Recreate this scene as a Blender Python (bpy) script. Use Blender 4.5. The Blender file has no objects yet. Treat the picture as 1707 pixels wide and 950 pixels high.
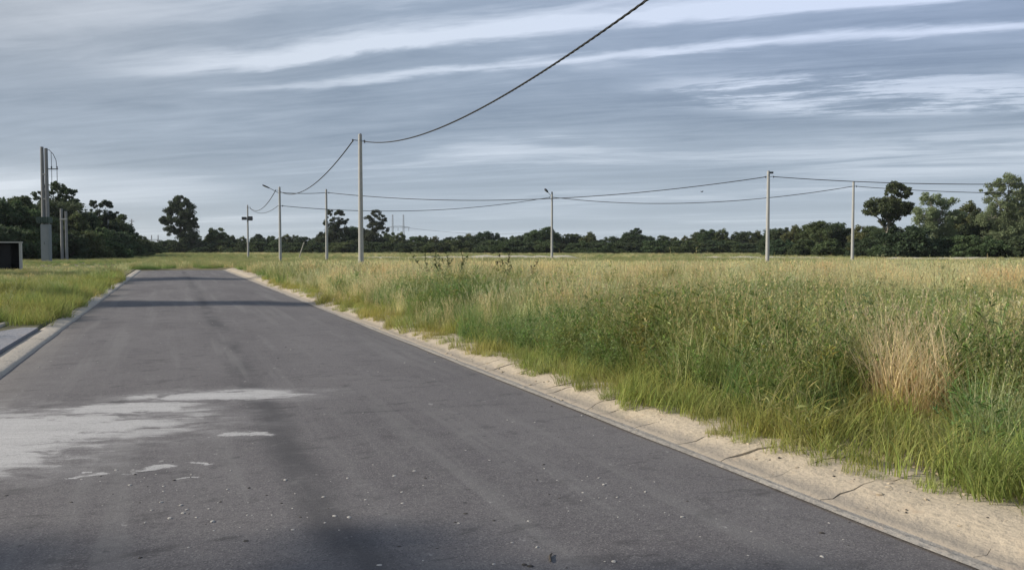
import bpy, math, random
import numpy as np
from mathutils import Vector, Matrix

# ------------------------------------------------------------------ camera, sky, sun, exposure
YAW, PITCH, CAM_H = math.radians(22.135), math.radians(2.454), 1.5
CT, ST = math.cos(YAW), math.sin(YAW)
FPX = 1400.0
scene = bpy.context.scene
col = scene.collection
cam_data = bpy.data.cameras.new('camera')
cam_data.sensor_width = 36.0
cam_data.lens = 36.0 * FPX / 1707.0
cam_data.clip_start, cam_data.clip_end = 0.05, 6000
cam = bpy.data.objects.new('camera', cam_data)
cam.location = (0, 0, CAM_H)
cam.rotation_euler = (math.radians(90) - PITCH, 0, -YAW)
col.objects.link(cam)
scene.camera = cam

SUN_EL = math.radians(27)
# the sun stands to the left of the view, a little behind the camera
sx, sz = -1.0, -0.03
sl = math.hypot(sx, sz)
sx, sz = sx / sl, sz / sl
SUN = Vector(((sx * CT + sz * ST) * math.cos(SUN_EL), (-sx * ST + sz * CT) * math.cos(SUN_EL), math.sin(SUN_EL)))
sun_data = bpy.data.lights.new('sun', 'SUN')
sun_data.energy, sun_data.angle, sun_data.color = 5.0, math.radians(3.0), (1.0, 0.91, 0.78)
sun = bpy.data.objects.new('sun', sun_data)
sun.rotation_euler = SUN.to_track_quat('Z', 'Y').to_euler()
sun.location = (-30, -10, 40)
col.objects.link(sun)

scene.view_settings.view_transform = 'Standard'
scene.view_settings.look = 'None'
scene.view_settings.exposure = 0.0
scene.view_settings.gamma = 1.0
scene.view_settings.use_curve_mapping = False
scene.render.engine = 'CYCLES'
scene.cycles.use_denoising = True
scene.cycles.max_bounces = 6
scene.cycles.diffuse_bounces = 3
scene.cycles.transmission_bounces = 3
scene.cycles.transparent_max_bounces = 8
scene.cycles.sample_clamp_indirect = 4.0


class NT:
    """small helper that writes node maths"""
    def __init__(self, tree):
        self.t = tree

    def new(self, typ, **kw):
        n = self.t.nodes.new(typ)
        for k, v in kw.items():
            setattr(n, k, v)
        return n

    def put(self, sock, v):
        if isinstance(v, bpy.types.NodeSocket):
            self.t.links.new(v, sock)
        elif isinstance(v, (tuple, list)) and len(v) == 3 and sock.type == 'RGBA':
            sock.default_value = (*v, 1)
        else:
            sock.default_value = v

    def m(self, op, a, b=None, c=None, clamp=False):
        n = self.new('ShaderNodeMath', operation=op, use_clamp=clamp)
        for i, v in enumerate((a, b, c)):
            if v is not None:
                self.put(n.inputs[i], v)
        return n.outputs[0]

    def add(self, a, b): return self.m('ADD', a, b)
    def sub(self, a, b): return self.m('SUBTRACT', a, b)
    def mul(self, a, b): return self.m('MULTIPLY', a, b)
    def div(self, a, b): return self.m('DIVIDE', a, b)

    def smooth(self, x, lo, hi):
        n = self.new('ShaderNodeMapRange', interpolation_type='SMOOTHSTEP')
        self.put(n.inputs['Value'], x)
        self.put(n.inputs['From Min'], lo)
        self.put(n.inputs['From Max'], hi)
        return n.outputs[0]

    def dot(self, v, w):
        n = self.new('ShaderNodeVectorMath', operation='DOT_PRODUCT')
        self.put(n.inputs[0], v)
        self.put(n.inputs[1], w)
        return n.outputs['Value']

    def xyz(self, x, y, z=0.0):
        n = self.new('ShaderNodeCombineXYZ')
        for i, v in enumerate((x, y, z)):
            self.put(n.inputs[i], v)
        return n.outputs[0]

    def noise(self, vec, scale=1.0, detail=4.0, rough=0.55, dist=0.0, color=False):
        n = self.new('ShaderNodeTexNoise')
        if vec is not None:
            self.put(n.inputs['Vector'], vec)
        n.inputs['Scale'].default_value = scale
        n.inputs['Detail'].default_value = detail
        n.inputs['Roughness'].default_value = rough
        n.inputs['Distortion'].default_value = dist
        return n.outputs['Color'] if color else n.outputs['Fac']

    def mix(self, f, a, b, typ='MIX'):
        n = self.new('ShaderNodeMix', data_type='RGBA', blend_type=typ)
        self.put(n.inputs[0], f)
        self.put(n.inputs[6], a)
        self.put(n.inputs[7], b)
        return n.outputs[2]

    def vscale(self, v, s):
        n = self.new('ShaderNodeVectorMath', operation='MULTIPLY')
        self.put(n.inputs[0], v)
        self.put(n.inputs[1], s)
        return n.outputs[0]

    def bump(self, h, strength, dist):
        n = self.new('ShaderNodeBump')
        n.inputs['Strength'].default_value = strength
        n.inputs['Distance'].default_value = dist
        self.put(n.inputs['Height'], h)
        return n.outputs[0]


def build_world():
    w = bpy.data.worlds.new('World')
    scene.world = w
    w.use_nodes = True
    t = w.node_tree
    t.nodes.clear()
    N = NT(t)
    out = N.new('ShaderNodeOutputWorld')
    sky = N.new('ShaderNodeTexSky', sky_type='NISHITA')
    sky.sun_disc = False
    sky.sun_elevation = SUN_EL
    sky.sun_rotation = math.atan2(SUN.x, SUN.y)
    sky.air_density, sky.dust_density = 1.0, 1.5
    bg_sky = N.new('ShaderNodeBackground')
    t.links.new(sky.outputs[0], bg_sky.inputs[0])
    bg_sky.inputs[1].default_value = 0.07
    d = N.new('ShaderNodeTexCoord').outputs['Generated']
    X = N.dot(d, (CT, -ST, 0))
    Z = N.dot(d, (ST, CT, 0))
    el = N.m('MAXIMUM', N.dot(d, (0, 0, 1)), 0.0)
    h = N.add(el, 0.045)
    px, pz = N.div(X, h), N.div(Z, h)          # where the ray meets a flat layer of cloud
    P = N.xyz(px, pz)
    warp = N.sub(N.noise(P, 0.28, 2.0), 0.5)
    u = N.sub(N.mul(px, 0.95), N.mul(pz, 0.31))
    v = N.add(N.add(N.mul(px, 0.31), N.mul(pz, 0.95)), N.mul(warp, 0.45))
    broad = N.noise(N.xyz(N.mul(u, 0.24), N.mul(v, 0.50), 3.1), 1.0, 3.0, 0.5)
    streak = N.noise(N.xyz(N.mul(u, 0.42), N.mul(v, 1.25), 7.7), 1.0, 6.0, 0.56, 0.6)
    fine = N.noise(N.xyz(N.mul(u, 1.0), N.mul(v, 2.6), 1.3), 1.0, 7.0, 0.62, 0.8)
    wisp = N.noise(N.xyz(N.mul(u, 2.2), N.mul(v, 5.0), 8.8), 1.0, 6.0, 0.65, 0.4)
    vs = N.add(N.add(v, N.mul(N.sub(fine, 0.5), 0.34)), N.mul(N.sub(wisp, 0.5), 0.16))
    # the long rolls of cloud with bright gaps between them
    g1 = N.mul(N.smooth(vs, 2.78, 3.16), N.sub(1.0, N.smooth(vs, 3.18, 3.32)))
    g2 = N.mul(N.smooth(vs, 3.46, 3.60), N.sub(1.0, N.smooth(vs, 3.60, 3.72)))
    g3 = N.mul(N.smooth(vs, 2.1, 2.45), N.sub(1.0, N.smooth(vs, 2.5, 2.66)))
    um = N.smooth(u, -3.4, -1.9)
    gaps = N.add(N.add(N.mul(g1, 0.85), N.mul(g2, 0.66)), N.mul(g3, 0.35))
    gaps = N.mul(N.mul(gaps, um), N.smooth(streak, 0.16, 0.48))
    # ragged thin opening and brighter air low in the sky
    rx, rz = N.div(N.sub(px, 1.85), 1.15), N.div(N.sub(pz, 4.35), 0.55)
    rag_n = N.noise(N.xyz(N.mul(u, 1.1), N.mul(v, 3.0), 4.3), 1.0, 8.0, 0.68, 0.15)
    rr = N.add(N.mul(rx, rx), N.mul(rz, rz))
    rag = N.mul(N.sub(1.0, N.smooth(rr, 0.2, 1.7)), N.smooth(rag_n, 0.40, 0.56))
    patches = N.mul(N.smooth(streak, 0.50, 0.78), N.smooth(broad, 0.40, 0.62))
    b = N.add(N.mul(N.smooth(broad, 0.30, 0.72), 0.34), N.mul(patches, 0.36))
    b = N.add(b, N.mul(N.sub(streak, 0.5), 0.30))
    b = N.add(N.add(b, gaps), N.mul(rag, 0.78))
    lx, lz = N.div(N.sub(px, 3.3), 1.5), N.div(N.sub(pz, 6.3), 1.4)
    lr = N.add(N.mul(lx, lx), N.mul(lz, lz))
    b = N.add(b, N.mul(N.mul(N.sub(1.0, N.smooth(lr, 0.1, 1.6)), N.smooth(streak, 0.30, 0.60)), 0.52))
    kx, kz = N.div(N.add(px, 4.2), 1.7), N.div(N.sub(pz, 8.2), 1.7)
    kr = N.add(N.mul(kx, kx), N.mul(kz, kz))
    b = N.add(b, N.mul(N.sub(1.0, N.smooth(kr, 0.0, 1.7)), 0.46))
    ripple = N.noise(N.xyz(N.mul(u, 0.75), N.mul(v, 3.4), 2.9), 1.0, 5.0, 0.62, 0.7)
    puff = N.noise(N.xyz(N.mul(px, 1.5), N.mul(pz, 1.9), 6.1), 1.0, 6.0, 0.62, 0.3)
    b = N.add(b, N.mul(N.mul(N.sub(ripple, 0.5), 0.85), N.smooth(el, 0.02, 0.10)))
    b = N.add(b, N.mul(N.mul(N.add(N.sub(puff, 0.5), N.mul(N.sub(wisp, 0.5), 0.5)), 0.46), N.smooth(el, 0.05, 0.16)))
    left = N.smooth(N.sub(X, N.mul(Z, -0.12)), 0.05, -0.55)
    high = N.smooth(el, 0.10, 0.26)
    b = N.add(b, N.mul(N.mul(left, high), 0.26))
    low = N.m('POWER', 2.718, N.mul(el, -11.0))
    b = N.m('ADD', b, N.mul(low, 0.34), clamp=True)
    ramp = N.new('ShaderNodeValToRGB')
    cr = ramp.color_ramp
    cr.elements[0].position, cr.elements[0].color = 0.0, (0.225, 0.295, 0.405, 1)
    cr.elements[1].position, cr.elements[1].color = 1.0, (0.72, 0.80, 0.93, 1)
    e = cr.elements.new(0.40)
    e.color = (0.35, 0.43, 0.55, 1)
    t.links.new(b, ramp.inputs[0])
    c = ramp.outputs[0]
    grey = N.mul(N.mul(left, high), 0.75)
    c = N.mix(grey, c, N.mix(b, (0.26, 0.29, 0.335), (0.62, 0.65, 0.70)))
    c = N.mix(N.mul(low, 0.62), c, N.mix(left, (0.63, 0.71, 0.75), (0.80, 0.83, 0.79)))
    peri = N.mul(N.mul(N.smooth(X, -0.25, 0.45), high), 0.55)
    c = N.mix(peri, c, N.mix(1.0, c, (0.93, 0.97, 1.13), 'MULTIPLY'))
    bg_c = N.new('ShaderNodeBackground')
    t.links.new(c, bg_c.inputs[0])
    ms = N.new('ShaderNodeMixShader')
    ms.inputs[0].default_value = 0.93
    t.links.new(bg_sky.outputs[0], ms.inputs[1])
    t.links.new(bg_c.outputs[0], ms.inputs[2])
    t.links.new(ms.outputs[0], out.inputs[0])
    w.cycles.sampling_method = 'MANUAL'
    w.cycles.sample_map_resolution = 1024


build_world()

# ------------------------------------------------------------------ helpers
random.seed(7)
RNG = np.random.default_rng(11)
R = math.radians


def ground_at(px, dist):
    """plan position of something seen in column px, dist metres ahead of the camera"""
    X = (px - 853.5) / FPX * dist
    return X * CT + dist * ST, -X * ST + dist * CT


def high_at(py, dist):
    """height of something seen in row py at that distance"""
    return CAM_H + dist * math.tan(math.atan((475 - py) / FPX) - PITCH)


def tag(o, label, cat=None, group=None, kind=None):
    o['label'] = label
    if cat:
        o['category'] = cat
    if group:
        o['group'] = group
    if kind:
        o['kind'] = kind
    return o


def empty(name, loc, rz=0.0):
    o = bpy.data.objects.new(name, None)
    o.empty_display_size = 0.3
    o.location = loc
    o.rotation_euler = (0, 0, rz)
    col.objects.link(o)
    return o


def link(name, me, parent=None, loc=None):
    o = bpy.data.objects.new(name, me)
    if loc is not None:
        o.location = loc
    o.parent = parent
    col.objects.link(o)
    return o


def copy_tree(o, parent=None):
    c = o.copy()
    col.objects.link(c)
    c.parent = parent
    for ch in o.children:
        copy_tree(ch, c)
    return c


class MB:
    """collects shapes for one mesh"""
    def __init__(self):
        self.v, self.f = [], []

    def box(self, c, s, rot=None):
        n = len(self.v)
        for dx, dy, dz in ((-1, -1, -1), (1, -1, -1), (1, 1, -1), (-1, 1, -1), (-1, -1, 1), (1, -1, 1), (1, 1, 1), (-1, 1, 1)):
            p = Vector((dx * s[0] / 2, dy * s[1] / 2, dz * s[2] / 2))
            if rot:
                p = rot @ p
            self.v.append((c[0] + p.x, c[1] + p.y, c[2] + p.z))
        for q in ((0, 3, 2, 1), (4, 5, 6, 7), (0, 1, 5, 4), (1, 2, 6, 5), (2, 3, 7, 6), (3, 0, 4, 7)):
            self.f.append(tuple(n + i for i in q))
        return self

    def tube(self, pts, rad, seg=8, caps=True):
        pts = [Vector(p) for p in pts]
        if not isinstance(rad, (list, tuple)):
            rad = [rad] * len(pts)
        n0 = len(self.v)
        ref = None
        for i, p in enumerate(pts):
            tdir = (pts[min(i + 1, len(pts) - 1)] - pts[max(i - 1, 0)]).normalized()
            if ref is None:
                ref = Vector((1, 0, 0)) if abs(tdir.x) < 0.8 else Vector((0, 1, 0))
            a = tdir.cross(ref).normalized()
            b = tdir.cross(a).normalized()
            ref = -b if False else ref
            for k in range(seg):
                w = 2 * math.pi * k / seg
                q = p + (a * math.cos(w) + b * math.sin(w)) * rad[i]
                self.v.append(tuple(q))
        for i in range(len(pts) - 1):
            for k in range(seg):
                a0, a1 = n0 + i * seg + k, n0 + i * seg + (k + 1) % seg
                self.f.append((a0, a0 + seg, a1 + seg, a1))
        if caps:
            self.f.append(tuple(n0 + k for k in range(seg)))
            self.f.append(tuple(n0 + (len(pts) - 1) * seg + k for k in reversed(range(seg))))
        return self

    def mesh(self, name, mat, smooth=False):
        me = bpy.data.meshes.new(name)
        me.from_pydata(self.v, [], self.f)
        if mat:
            me.materials.append(mat)
        if smooth:
            me.shade_smooth()
        me.update()
        return me

    def build(self, name, mat, parent=None, loc=None, smooth=False):
        return link(name, self.mesh(name, mat, smooth), parent, loc)


def np_mesh(name, V, F, mat, cols=None, smooth=False):
    """V (n,3), F list of equal-length face index arrays"""
    me = bpy.data.meshes.new(name)
    nv = len(V)
    loops = np.concatenate([f.ravel() for f in F]).astype(np.int32)
    counts = np.concatenate([np.full(len(f), f.shape[1]) for f in F]).astype(np.int32)
    me.vertices.add(nv)
    me.vertices.foreach_set('co', np.ascontiguousarray(V, dtype=np.float32).ravel())
    me.loops.add(len(loops))
    me.loops.foreach_set('vertex_index', loops)
    me.polygons.add(len(counts))
    starts = np.concatenate([[0], np.cumsum(counts)[:-1]]).astype(np.int32)
    me.polygons.foreach_set('loop_start', starts)
    me.polygons.foreach_set('loop_total', counts)
    me.update(calc_edges=True)
    if cols is not None:
        a = me.attributes.new('col', 'FLOAT_COLOR', 'POINT')
        c4 = np.ones((nv, 4), dtype=np.float32)
        c4[:, :3] = cols
        a.data.foreach_set('color', c4.ravel())
    if mat:
        me.materials.append(mat)
    if smooth:
        me.shade_smooth()
    me.validate()
    return me


def vnoise(x, y, seed=0):
    """smooth value noise in 0..1"""
    x = np.asarray(x, dtype=float)
    y = np.asarray(y, dtype=float)
    xi, yi = np.floor(x).astype(int), np.floor(y).astype(int)
    fx, fy = x - xi, y - yi
    fx, fy = fx * fx * (3 - 2 * fx), fy * fy * (3 - 2 * fy)

    def hsh(a, b):
        n = (a * 374761393 + b * 668265263 + seed * 974711) & 0x7fffffff
        n = ((n ^ (n >> 13)) * 1274126177) & 0x7fffffff
        return ((n ^ (n >> 16)) & 0xffff) / 65535.0
    return ((hsh(xi, yi) * (1 - fx) + hsh(xi + 1, yi) * fx) * (1 - fy)
            + (hsh(xi, yi + 1) * (1 - fx) + hsh(xi + 1, yi + 1) * fx) * fy)


# ------------------------------------------------------------------ materials
def new_mat(name):
    m = bpy.data.materials.new(name)
    m.use_nodes = True
    t = m.node_tree
    b = t.nodes['Principled BSDF']
    b.inputs['Roughness'].default_value = 0.9
    return m, NT(t), b


def plain(name, c, rough=0.85, var=0.15, scale=6.0, metal=0.0, bump=0.0):
    m, N, b = new_mat(name)
    co = N.new('ShaderNodeTexCoord').outputs['Object']
    n = N.noise(co, scale, 5.0, 0.6)
    lo = tuple(x * (1 - var) for x in c)
    hi = tuple(min(1, x * (1 + var)) for x in c)
    N.put(b.inputs['Base Color'], N.mix(n, lo, hi))
    b.inputs['Roughness'].default_value = rough
    b.inputs['Metallic'].default_value = metal
    if bump:
        N.put(b.inputs['Normal'], N.bump(N.noise(co, scale * 8, 4.0, 0.7), bump, 0.01))
    return m


def plant_material(name, transl=0.3, var=0.25, gain=1.0):
    m, N, b = new_mat(name)
    at = N.new('ShaderNodeAttribute', attribute_name='col').outputs['Color']
    rnd = N.new('ShaderNodeObjectInfo').outputs['Random']
    loc = N.new('ShaderNodeObjectInfo').outputs['Location']
    drift = N.smooth(N.noise(loc, 0.45, 3.0, 0.6), 0.35, 0.65)
    at = N.mix(1.0, at, N.mix(drift, (1.07, 1.0, 0.92), (0.82, 0.98, 0.94)), 'MULTIPLY')
    c = N.mix(1.0, at, N.mix(rnd, ((1 - var) * gain,) * 3, ((1 + var) * gain, (1 + var * 0.9) * gain, (1 + var * 0.7) * gain)), 'MULTIPLY')
    N.put(b.inputs['Base Color'], c)
    b.inputs['Roughness'].default_value = 0.75
    b.inputs['Specular IOR Level'].default_value = 0.25
    tr = N.new('ShaderNodeBsdfTranslucent')
    N.put(tr.inputs['Color'], c)
    ms = N.new('ShaderNodeMixShader')
    ms.inputs[0].default_value = transl
    N.t.links.new(b.outputs[0], ms.inputs[1])
    N.t.links.new(tr.outputs[0], ms.inputs[2])
    N.t.links.new(ms.outputs[0], N.t.nodes['Material Output'].inputs['Surface'])
    return m


M = {}
M['plant'] = plant_material('plant', 0.42, 0.24, 1.20)
M['leaf'] = plant_material('tree_leaf', 0.35, 0.15)
M['concrete'] = plain('pole_concrete', (0.40, 0.40, 0.385), 0.85, 0.18, 3.0, 0, 0.15)
M['grimy_concrete'] = plain('grimy_concrete', (0.25, 0.25, 0.245), 0.9, 0.3, 2.0, 0, 0.2)
M['pale_concrete'] = plain('pale_concrete', (0.50, 0.48, 0.44), 0.9, 0.15, 2.0, 0, 0.2)
M['steel'] = plain('galvanised_steel', (0.35, 0.36, 0.37), 0.5, 0.1, 5.0, 0.6)
M['dark_metal'] = plain('dark_metal', (0.06, 0.065, 0.07), 0.6, 0.2, 8.0, 0.2)
M['cable'] = plain('cable_sheath', (0.018, 0.019, 0.022), 0.6, 0.2, 20.0)
M['bark'] = plain('bark', (0.085, 0.07, 0.055), 0.95, 0.4, 6.0, 0, 0.4)
M['pale_bark'] = plain('pale_bark', (0.24, 0.22, 0.18), 0.95, 0.35, 3.0, 0, 0.3)
M['cabinet'] = plain('cabinet_paint', (0.21, 0.235, 0.245), 0.6, 0.12, 2.0)
M['green_box'] = plain('green_box_paint', (0.04, 0.07, 0.055), 0.6, 0.2, 2.0)
M['dark_void'] = plain('painted_interior_shade', (0.010, 0.010, 0.012), 0.8, 0.2, 3.0)  # near-black colour stands in for the shade inside the shelter
M['lens'] = plain('lamp_lens', (0.6, 0.6, 0.58), 0.3, 0.05, 3.0)
M['wood'] = plain('weathered_wood', (0.45, 0.42, 0.36), 0.9, 0.2, 9.0)
M['feather'] = plain('dark_feather', (0.05, 0.045, 0.04), 0.8, 0.2, 9.0)

ROAD_L, ROAD_R, ROAD_END = -1.88, 3.50, 63.5


def asphalt_material():
    m, N, b = new_mat('asphalt')
    co = N.new('ShaderNodeTexCoord').outputs['Object']
    sep = N.new('ShaderNodeSeparateXYZ')
    N.put(sep.inputs[0], co)
    x, y = sep.outputs[0], sep.outputs[1]
    grain = N.noise(co, 60.0, 5.0, 0.8)
    mid = N.noise(co, 3.0, 6.0, 0.62)
    big = N.noise(N.vscale(co, (1.0, 0.35, 1.0)), 0.7, 4.0, 0.55)
    c = N.mix(N.smooth(big, 0.3, 0.7), (0.104, 0.096, 0.101), (0.150, 0.141, 0.144))
    c = N.mix(N.mul(N.smooth(mid, 0.35, 0.75), 0.45), c, (0.150, 0.143, 0.142))
    # the aggregate: paler and darker stones
    vor = N.new('ShaderNodeTexVoronoi')
    N.put(vor.inputs['Vector'], co)
    vor.inputs['Scale'].default_value = 130.0
    vcol = N.dot(vor.outputs['Color'], (0.33, 0.33, 0.34))
    c = N.mix(N.mul(N.smooth(vcol, 0.60, 0.80), 0.60), c, (0.25, 0.24, 0.23))
    c = N.mix(N.mul(N.smooth(vcol, 0.42, 0.22), 0.60), c, (0.055, 0.053, 0.056))
    gr2 = N.noise(co, 26.0, 5.0, 0.75)
    c = N.mix(N.mul(N.smooth(gr2, 0.55, 0.72), 0.40), c, (0.060, 0.056, 0.058))
    c = N.mix(N.mul(N.smooth(gr2, 0.45, 0.30), 0.35), c, (0.205, 0.195, 0.19))
    # the darker seam between the two paved lanes
    wob = N.mul(N.sub(N.noise(N.xyz(0.0, y, 4.0), 0.35, 3.0), 0.5), 0.22)
    dx = N.m('ABSOLUTE', N.sub(N.add(x, wob), 0.80))
    seam = N.mul(N.sub(1.0, N.smooth(dx, 0.03, 0.24)), N.smooth(N.noise(N.vscale(co, (2.0, 0.5, 1.0)), 1.0, 4.0), 0.30, 0.62))
    c = N.mix(N.mul(seam, 0.78), c, (0.058, 0.056, 0.060))
    # tar scuffs
    sc = N.noise(N.vscale(co, (1.3, 3.2, 1.0)), 1.1, 6.0, 0.65, 0.6)
    c = N.mix(N.mul(N.smooth(sc, 0.60, 0.68), 0.60), c, (0.050, 0.048, 0.050))
    # blotches where the binder has worn, denser in the foreground's rough paving
    bl = N.noise(N.vscale(co, (2.6, 4.2, 1.0)), 1.0, 8.0, 0.72, 0.4)
    c = N.mix(N.mul(N.smooth(bl, 0.54, 0.66), 0.55), c, (0.062, 0.059, 0.061))
    c = N.mix(N.mul(N.smooth(bl, 0.44, 0.32), 0.45), c, (0.190, 0.184, 0.180))
    tr_ = N.noise(N.vscale(co, (3.0, 0.12, 1.0)), 1.0, 4.0, 0.6)
    c = N.mix(N.mul(N.smooth(tr_, 0.50, 0.66), 0.36), c, (0.20, 0.195, 0.19))
    wn = N.noise(co, 0.9, 3.0, 0.5, 0.4)
    vor2 = N.new('ShaderNodeTexVoronoi')
    N.put(vor2.inputs['Vector'], N.add(0, 0) if False else N.vscale(co, (7.0, 7.0, 1.0)))
    vor2.inputs['Scale'].default_value = 1.0
    vor2.inputs['Randomness'].default_value = 1.0
    pit = N.mul(N.sub(1.0, N.smooth(vor2.outputs['Distance'], 0.05, 0.16)), N.smooth(N.dot(vor2.outputs['Color'], (0.5, 0.5, 0.0)), 0.55, 0.70))
    c = N.mix(N.mul(N.mul(pit, N.smooth(wn, 0.42, 0.60)), 0.75), c, (0.035, 0.034, 0.036))
    # washed-out dust beside the edges
    dl = N.smooth(x, -1.25, -1.88)
    dr = N.smooth(x, 3.25, 3.5)
    dust = N.mul(N.m('MAXIMUM', dl, N.mul(dr, 0.35)), N.noise(co, 2.2, 4.0))
    c = N.mix(N.mul(dust, 0.5), c, (0.27, 0.245, 0.21))

    # dried cement slurry: a broad lobe, a thin tongue and drips, ragged and streaked the way it was hosed
    sx_ = N.sub(N.mul(x, CT), N.mul(y, ST))
    ty_ = N.add(N.mul(x, ST), N.mul(y, CT))
    nv = N.noise(N.xyz(N.mul(sx_, 1.7), N.mul(ty_, 2.6), 2.0), 1.0, 8.0, 0.70, 0.5, color=True)
    sepn = N.new('ShaderNodeSeparateXYZ')
    N.put(sepn.inputs[0], nv)
    xw = N.add(sx_, N.mul(N.sub(sepn.outputs[0], 0.5), 1.1))
    yw = N.add(ty_, N.mul(N.sub(sepn.outputs[1], 0.5), 0.75))

    def lobe(cx, cy, rx, ry, ang):
        ca, sa = math.cos(R(ang)), math.sin(R(ang))
        ax, ay = N.sub(xw, cx), N.sub(yw, cy)
        a = N.div(N.add(N.mul(ax, ca), N.mul(ay, sa)), rx)
        q = N.div(N.sub(N.mul(ay, ca), N.mul(ax, sa)), ry)
        return N.m('SQRT', N.add(N.mul(a, a), N.mul(q, q)))
    parts = [lobe(-4.05, 6.85, 1.45, 0.80, 4), lobe(-3.95, 5.85, 0.95, 0.72, 14), lobe(-2.95, 8.38, 0.92, 0.34, 8), lobe(-3.55, 7.75, 0.70, 0.30, 0), lobe(-5.4, 7.0, 1.2, 1.0, 0)]
    drips = [lobe(-2.17, 6.60, 0.17, 0.075, 0), lobe(-2.50, 5.62, 0.14, 0.06, 20), lobe(-2.75, 5.45, 0.08, 0.04, 0), lobe(-2.2, 5.75, 0.10, 0.03, 0), lobe(-2.05, 5.35, 0.07, 0.025, 0)]
    dmin, ddrip = parts[0], drips[0]
    for p in parts[1:]:
        dmin = N.m('MINIMUM', dmin, p)
    for p in drips[1:]:
        ddrip = N.m('MINIMUM', ddrip, p)
    streaks = N.noise(N.xyz(N.mul(sx_, 1.4), N.mul(ty_, 9.0), 9.0), 1.0, 8.0, 0.70, 0.4)
    blot = N.noise(N.xyz(N.mul(sx_, 2.2), N.mul(ty_, 4.5), 5.0), 1.0, 7.0, 0.66, 0.5)
    edge = N.add(dmin, N.mul(N.sub(streaks, 0.5), 1.7))
    spill = N.sub(1.0, N.smooth(edge, 0.62, 1.25))
    worn = N.smooth(N.add(blot, N.mul(N.sub(1.0, dmin), 0.22)), 0.42, 0.58)
    spill = N.m('MAXIMUM', N.mul(spill, N.add(N.mul(worn, 0.82), 0.18)), N.mul(N.sub(1.0, N.smooth(ddrip, 0.7, 1.2)), 0.9))
    spill = N.mul(spill, N.add(0.70, N.mul(N.smooth(vcol, 0.25, 0.60), 0.30)))
    halo = N.mul(N.mul(N.sub(1.0, N.smooth(dmin, 0.9, 1.7)), N.smooth(blot, 0.35, 0.65)), 0.30)
    spill = N.m('MAXIMUM', spill, halo)
    c = N.mix(N.mul(spill, 0.90), c, N.mix(streaks, (0.34, 0.335, 0.33), (0.66, 0.65, 0.64)))
    # pale scuff marks and dust flecks
    fl = N.noise(N.vscale(co, (9.0, 5.0, 1.0)), 1.0, 3.0, 0.6)
    c = N.mix(N.mul(N.smooth(fl, 0.68, 0.74), 0.6), c, (0.33, 0.32, 0.31))
    N.put(b.inputs['Base Color'], c)
    b.inputs['Roughness'].default_value = 0.88
    b.inputs['Specular IOR Level'].default_value = 0.35
    hgt = N.add(N.add(N.mul(grain, 0.35), N.mul(vor.outputs['Distance'], 0.6)), N.mul(mid, 0.35))
    N.put(b.inputs['Normal'], N.bump(hgt, 0.30, 0.008))
    return m


def soil_material():
    m, N, b = new_mat('soil_and_turf')
    co = N.new('ShaderNodeTexCoord').outputs['Object']
    a = N.noise(co, 0.12, 6.0, 0.6)
    f = N.noise(co, 9.0, 5.0, 0.65)
    c = N.mix(N.smooth(a, 0.35, 0.65), (0.085, 0.095, 0.04), (0.17, 0.145, 0.075))
    c = N.mix(N.mul(N.smooth(f, 0.4, 0.75), 0.6), c, (0.20, 0.165, 0.105))
    sep = N.new('ShaderNodeSeparateXYZ')
    N.put(sep.inputs[0], co)
    rim = N.mul(N.smooth(N.add(sep.outputs[0], N.mul(N.sub(f, 0.5), 0.8)), 5.1, 4.6), N.smooth(sep.outputs[0], 4.0, 4.2))
    c = N.mix(N.mul(rim, 0.85), c, N.mix(f, (0.30, 0.235, 0.155), (0.46, 0.375, 0.26)))
    N.put(b.inputs['Base Color'], c)
    N.put(b.inputs['Normal'], N.bump(f, 0.5, 0.05))
    return m


def kerb_material(name, lo, hi, stain, foot=False):
    m, N, b = new_mat(name)
    g = N.new('ShaderNodeNewGeometry').outputs['Position']
    n1 = N.noise(g, 1.6, 6.0, 0.6)
    n2 = N.noise(g, 22.0, 5.0, 0.65)
    c = N.mix(n1, lo, hi)
    c = N.mix(N.mul(N.smooth(n2, 0.45, 0.70), 0.50), c, stain)
    n3 = N.noise(g, 4.5, 5.0, 0.65)
    c = N.mix(N.mul(N.smooth(n3, 0.56, 0.72), 0.4), c, (0.42, 0.30, 0.20))
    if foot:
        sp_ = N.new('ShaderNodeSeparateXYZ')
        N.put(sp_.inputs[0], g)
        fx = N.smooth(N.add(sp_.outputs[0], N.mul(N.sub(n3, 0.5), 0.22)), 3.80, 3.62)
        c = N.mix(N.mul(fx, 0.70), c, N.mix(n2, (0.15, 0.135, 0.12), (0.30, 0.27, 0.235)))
    N.put(b.inputs['Base Color'], c)
    b.inputs['Roughness'].default_value = 0.95
    N.put(b.inputs['Normal'], N.bump(N.add(n2, N.mul(n1, 2.0)), 0.6, 0.03))
    return m


M['asphalt'] = asphalt_material()
M['soil'] = soil_material()
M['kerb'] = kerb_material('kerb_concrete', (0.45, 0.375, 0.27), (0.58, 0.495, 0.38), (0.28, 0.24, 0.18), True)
M['gutter'] = kerb_material('gutter_concrete', (0.24, 0.22, 0.20), (0.46, 0.42, 0.36), (0.12, 0.11, 0.10))
M['kerb_grey'] = kerb_material('kerb_grey_concrete', (0.40, 0.36, 0.30), (0.52, 0.47, 0.40), (0.25, 0.22, 0.18))
M['apron'] = kerb_material('apron_concrete', (0.235, 0.24, 0.265), (0.31, 0.315, 0.34), (0.10, 0.10, 0.11))
M['bank'] = kerb_material('pale_soil', (0.42, 0.39, 0.30), (0.58, 0.54, 0.44), (0.25, 0.22, 0.15))

# ------------------------------------------------------------------ the setting
GZ = 0.085        # level of the field and the verges beside the road


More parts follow.
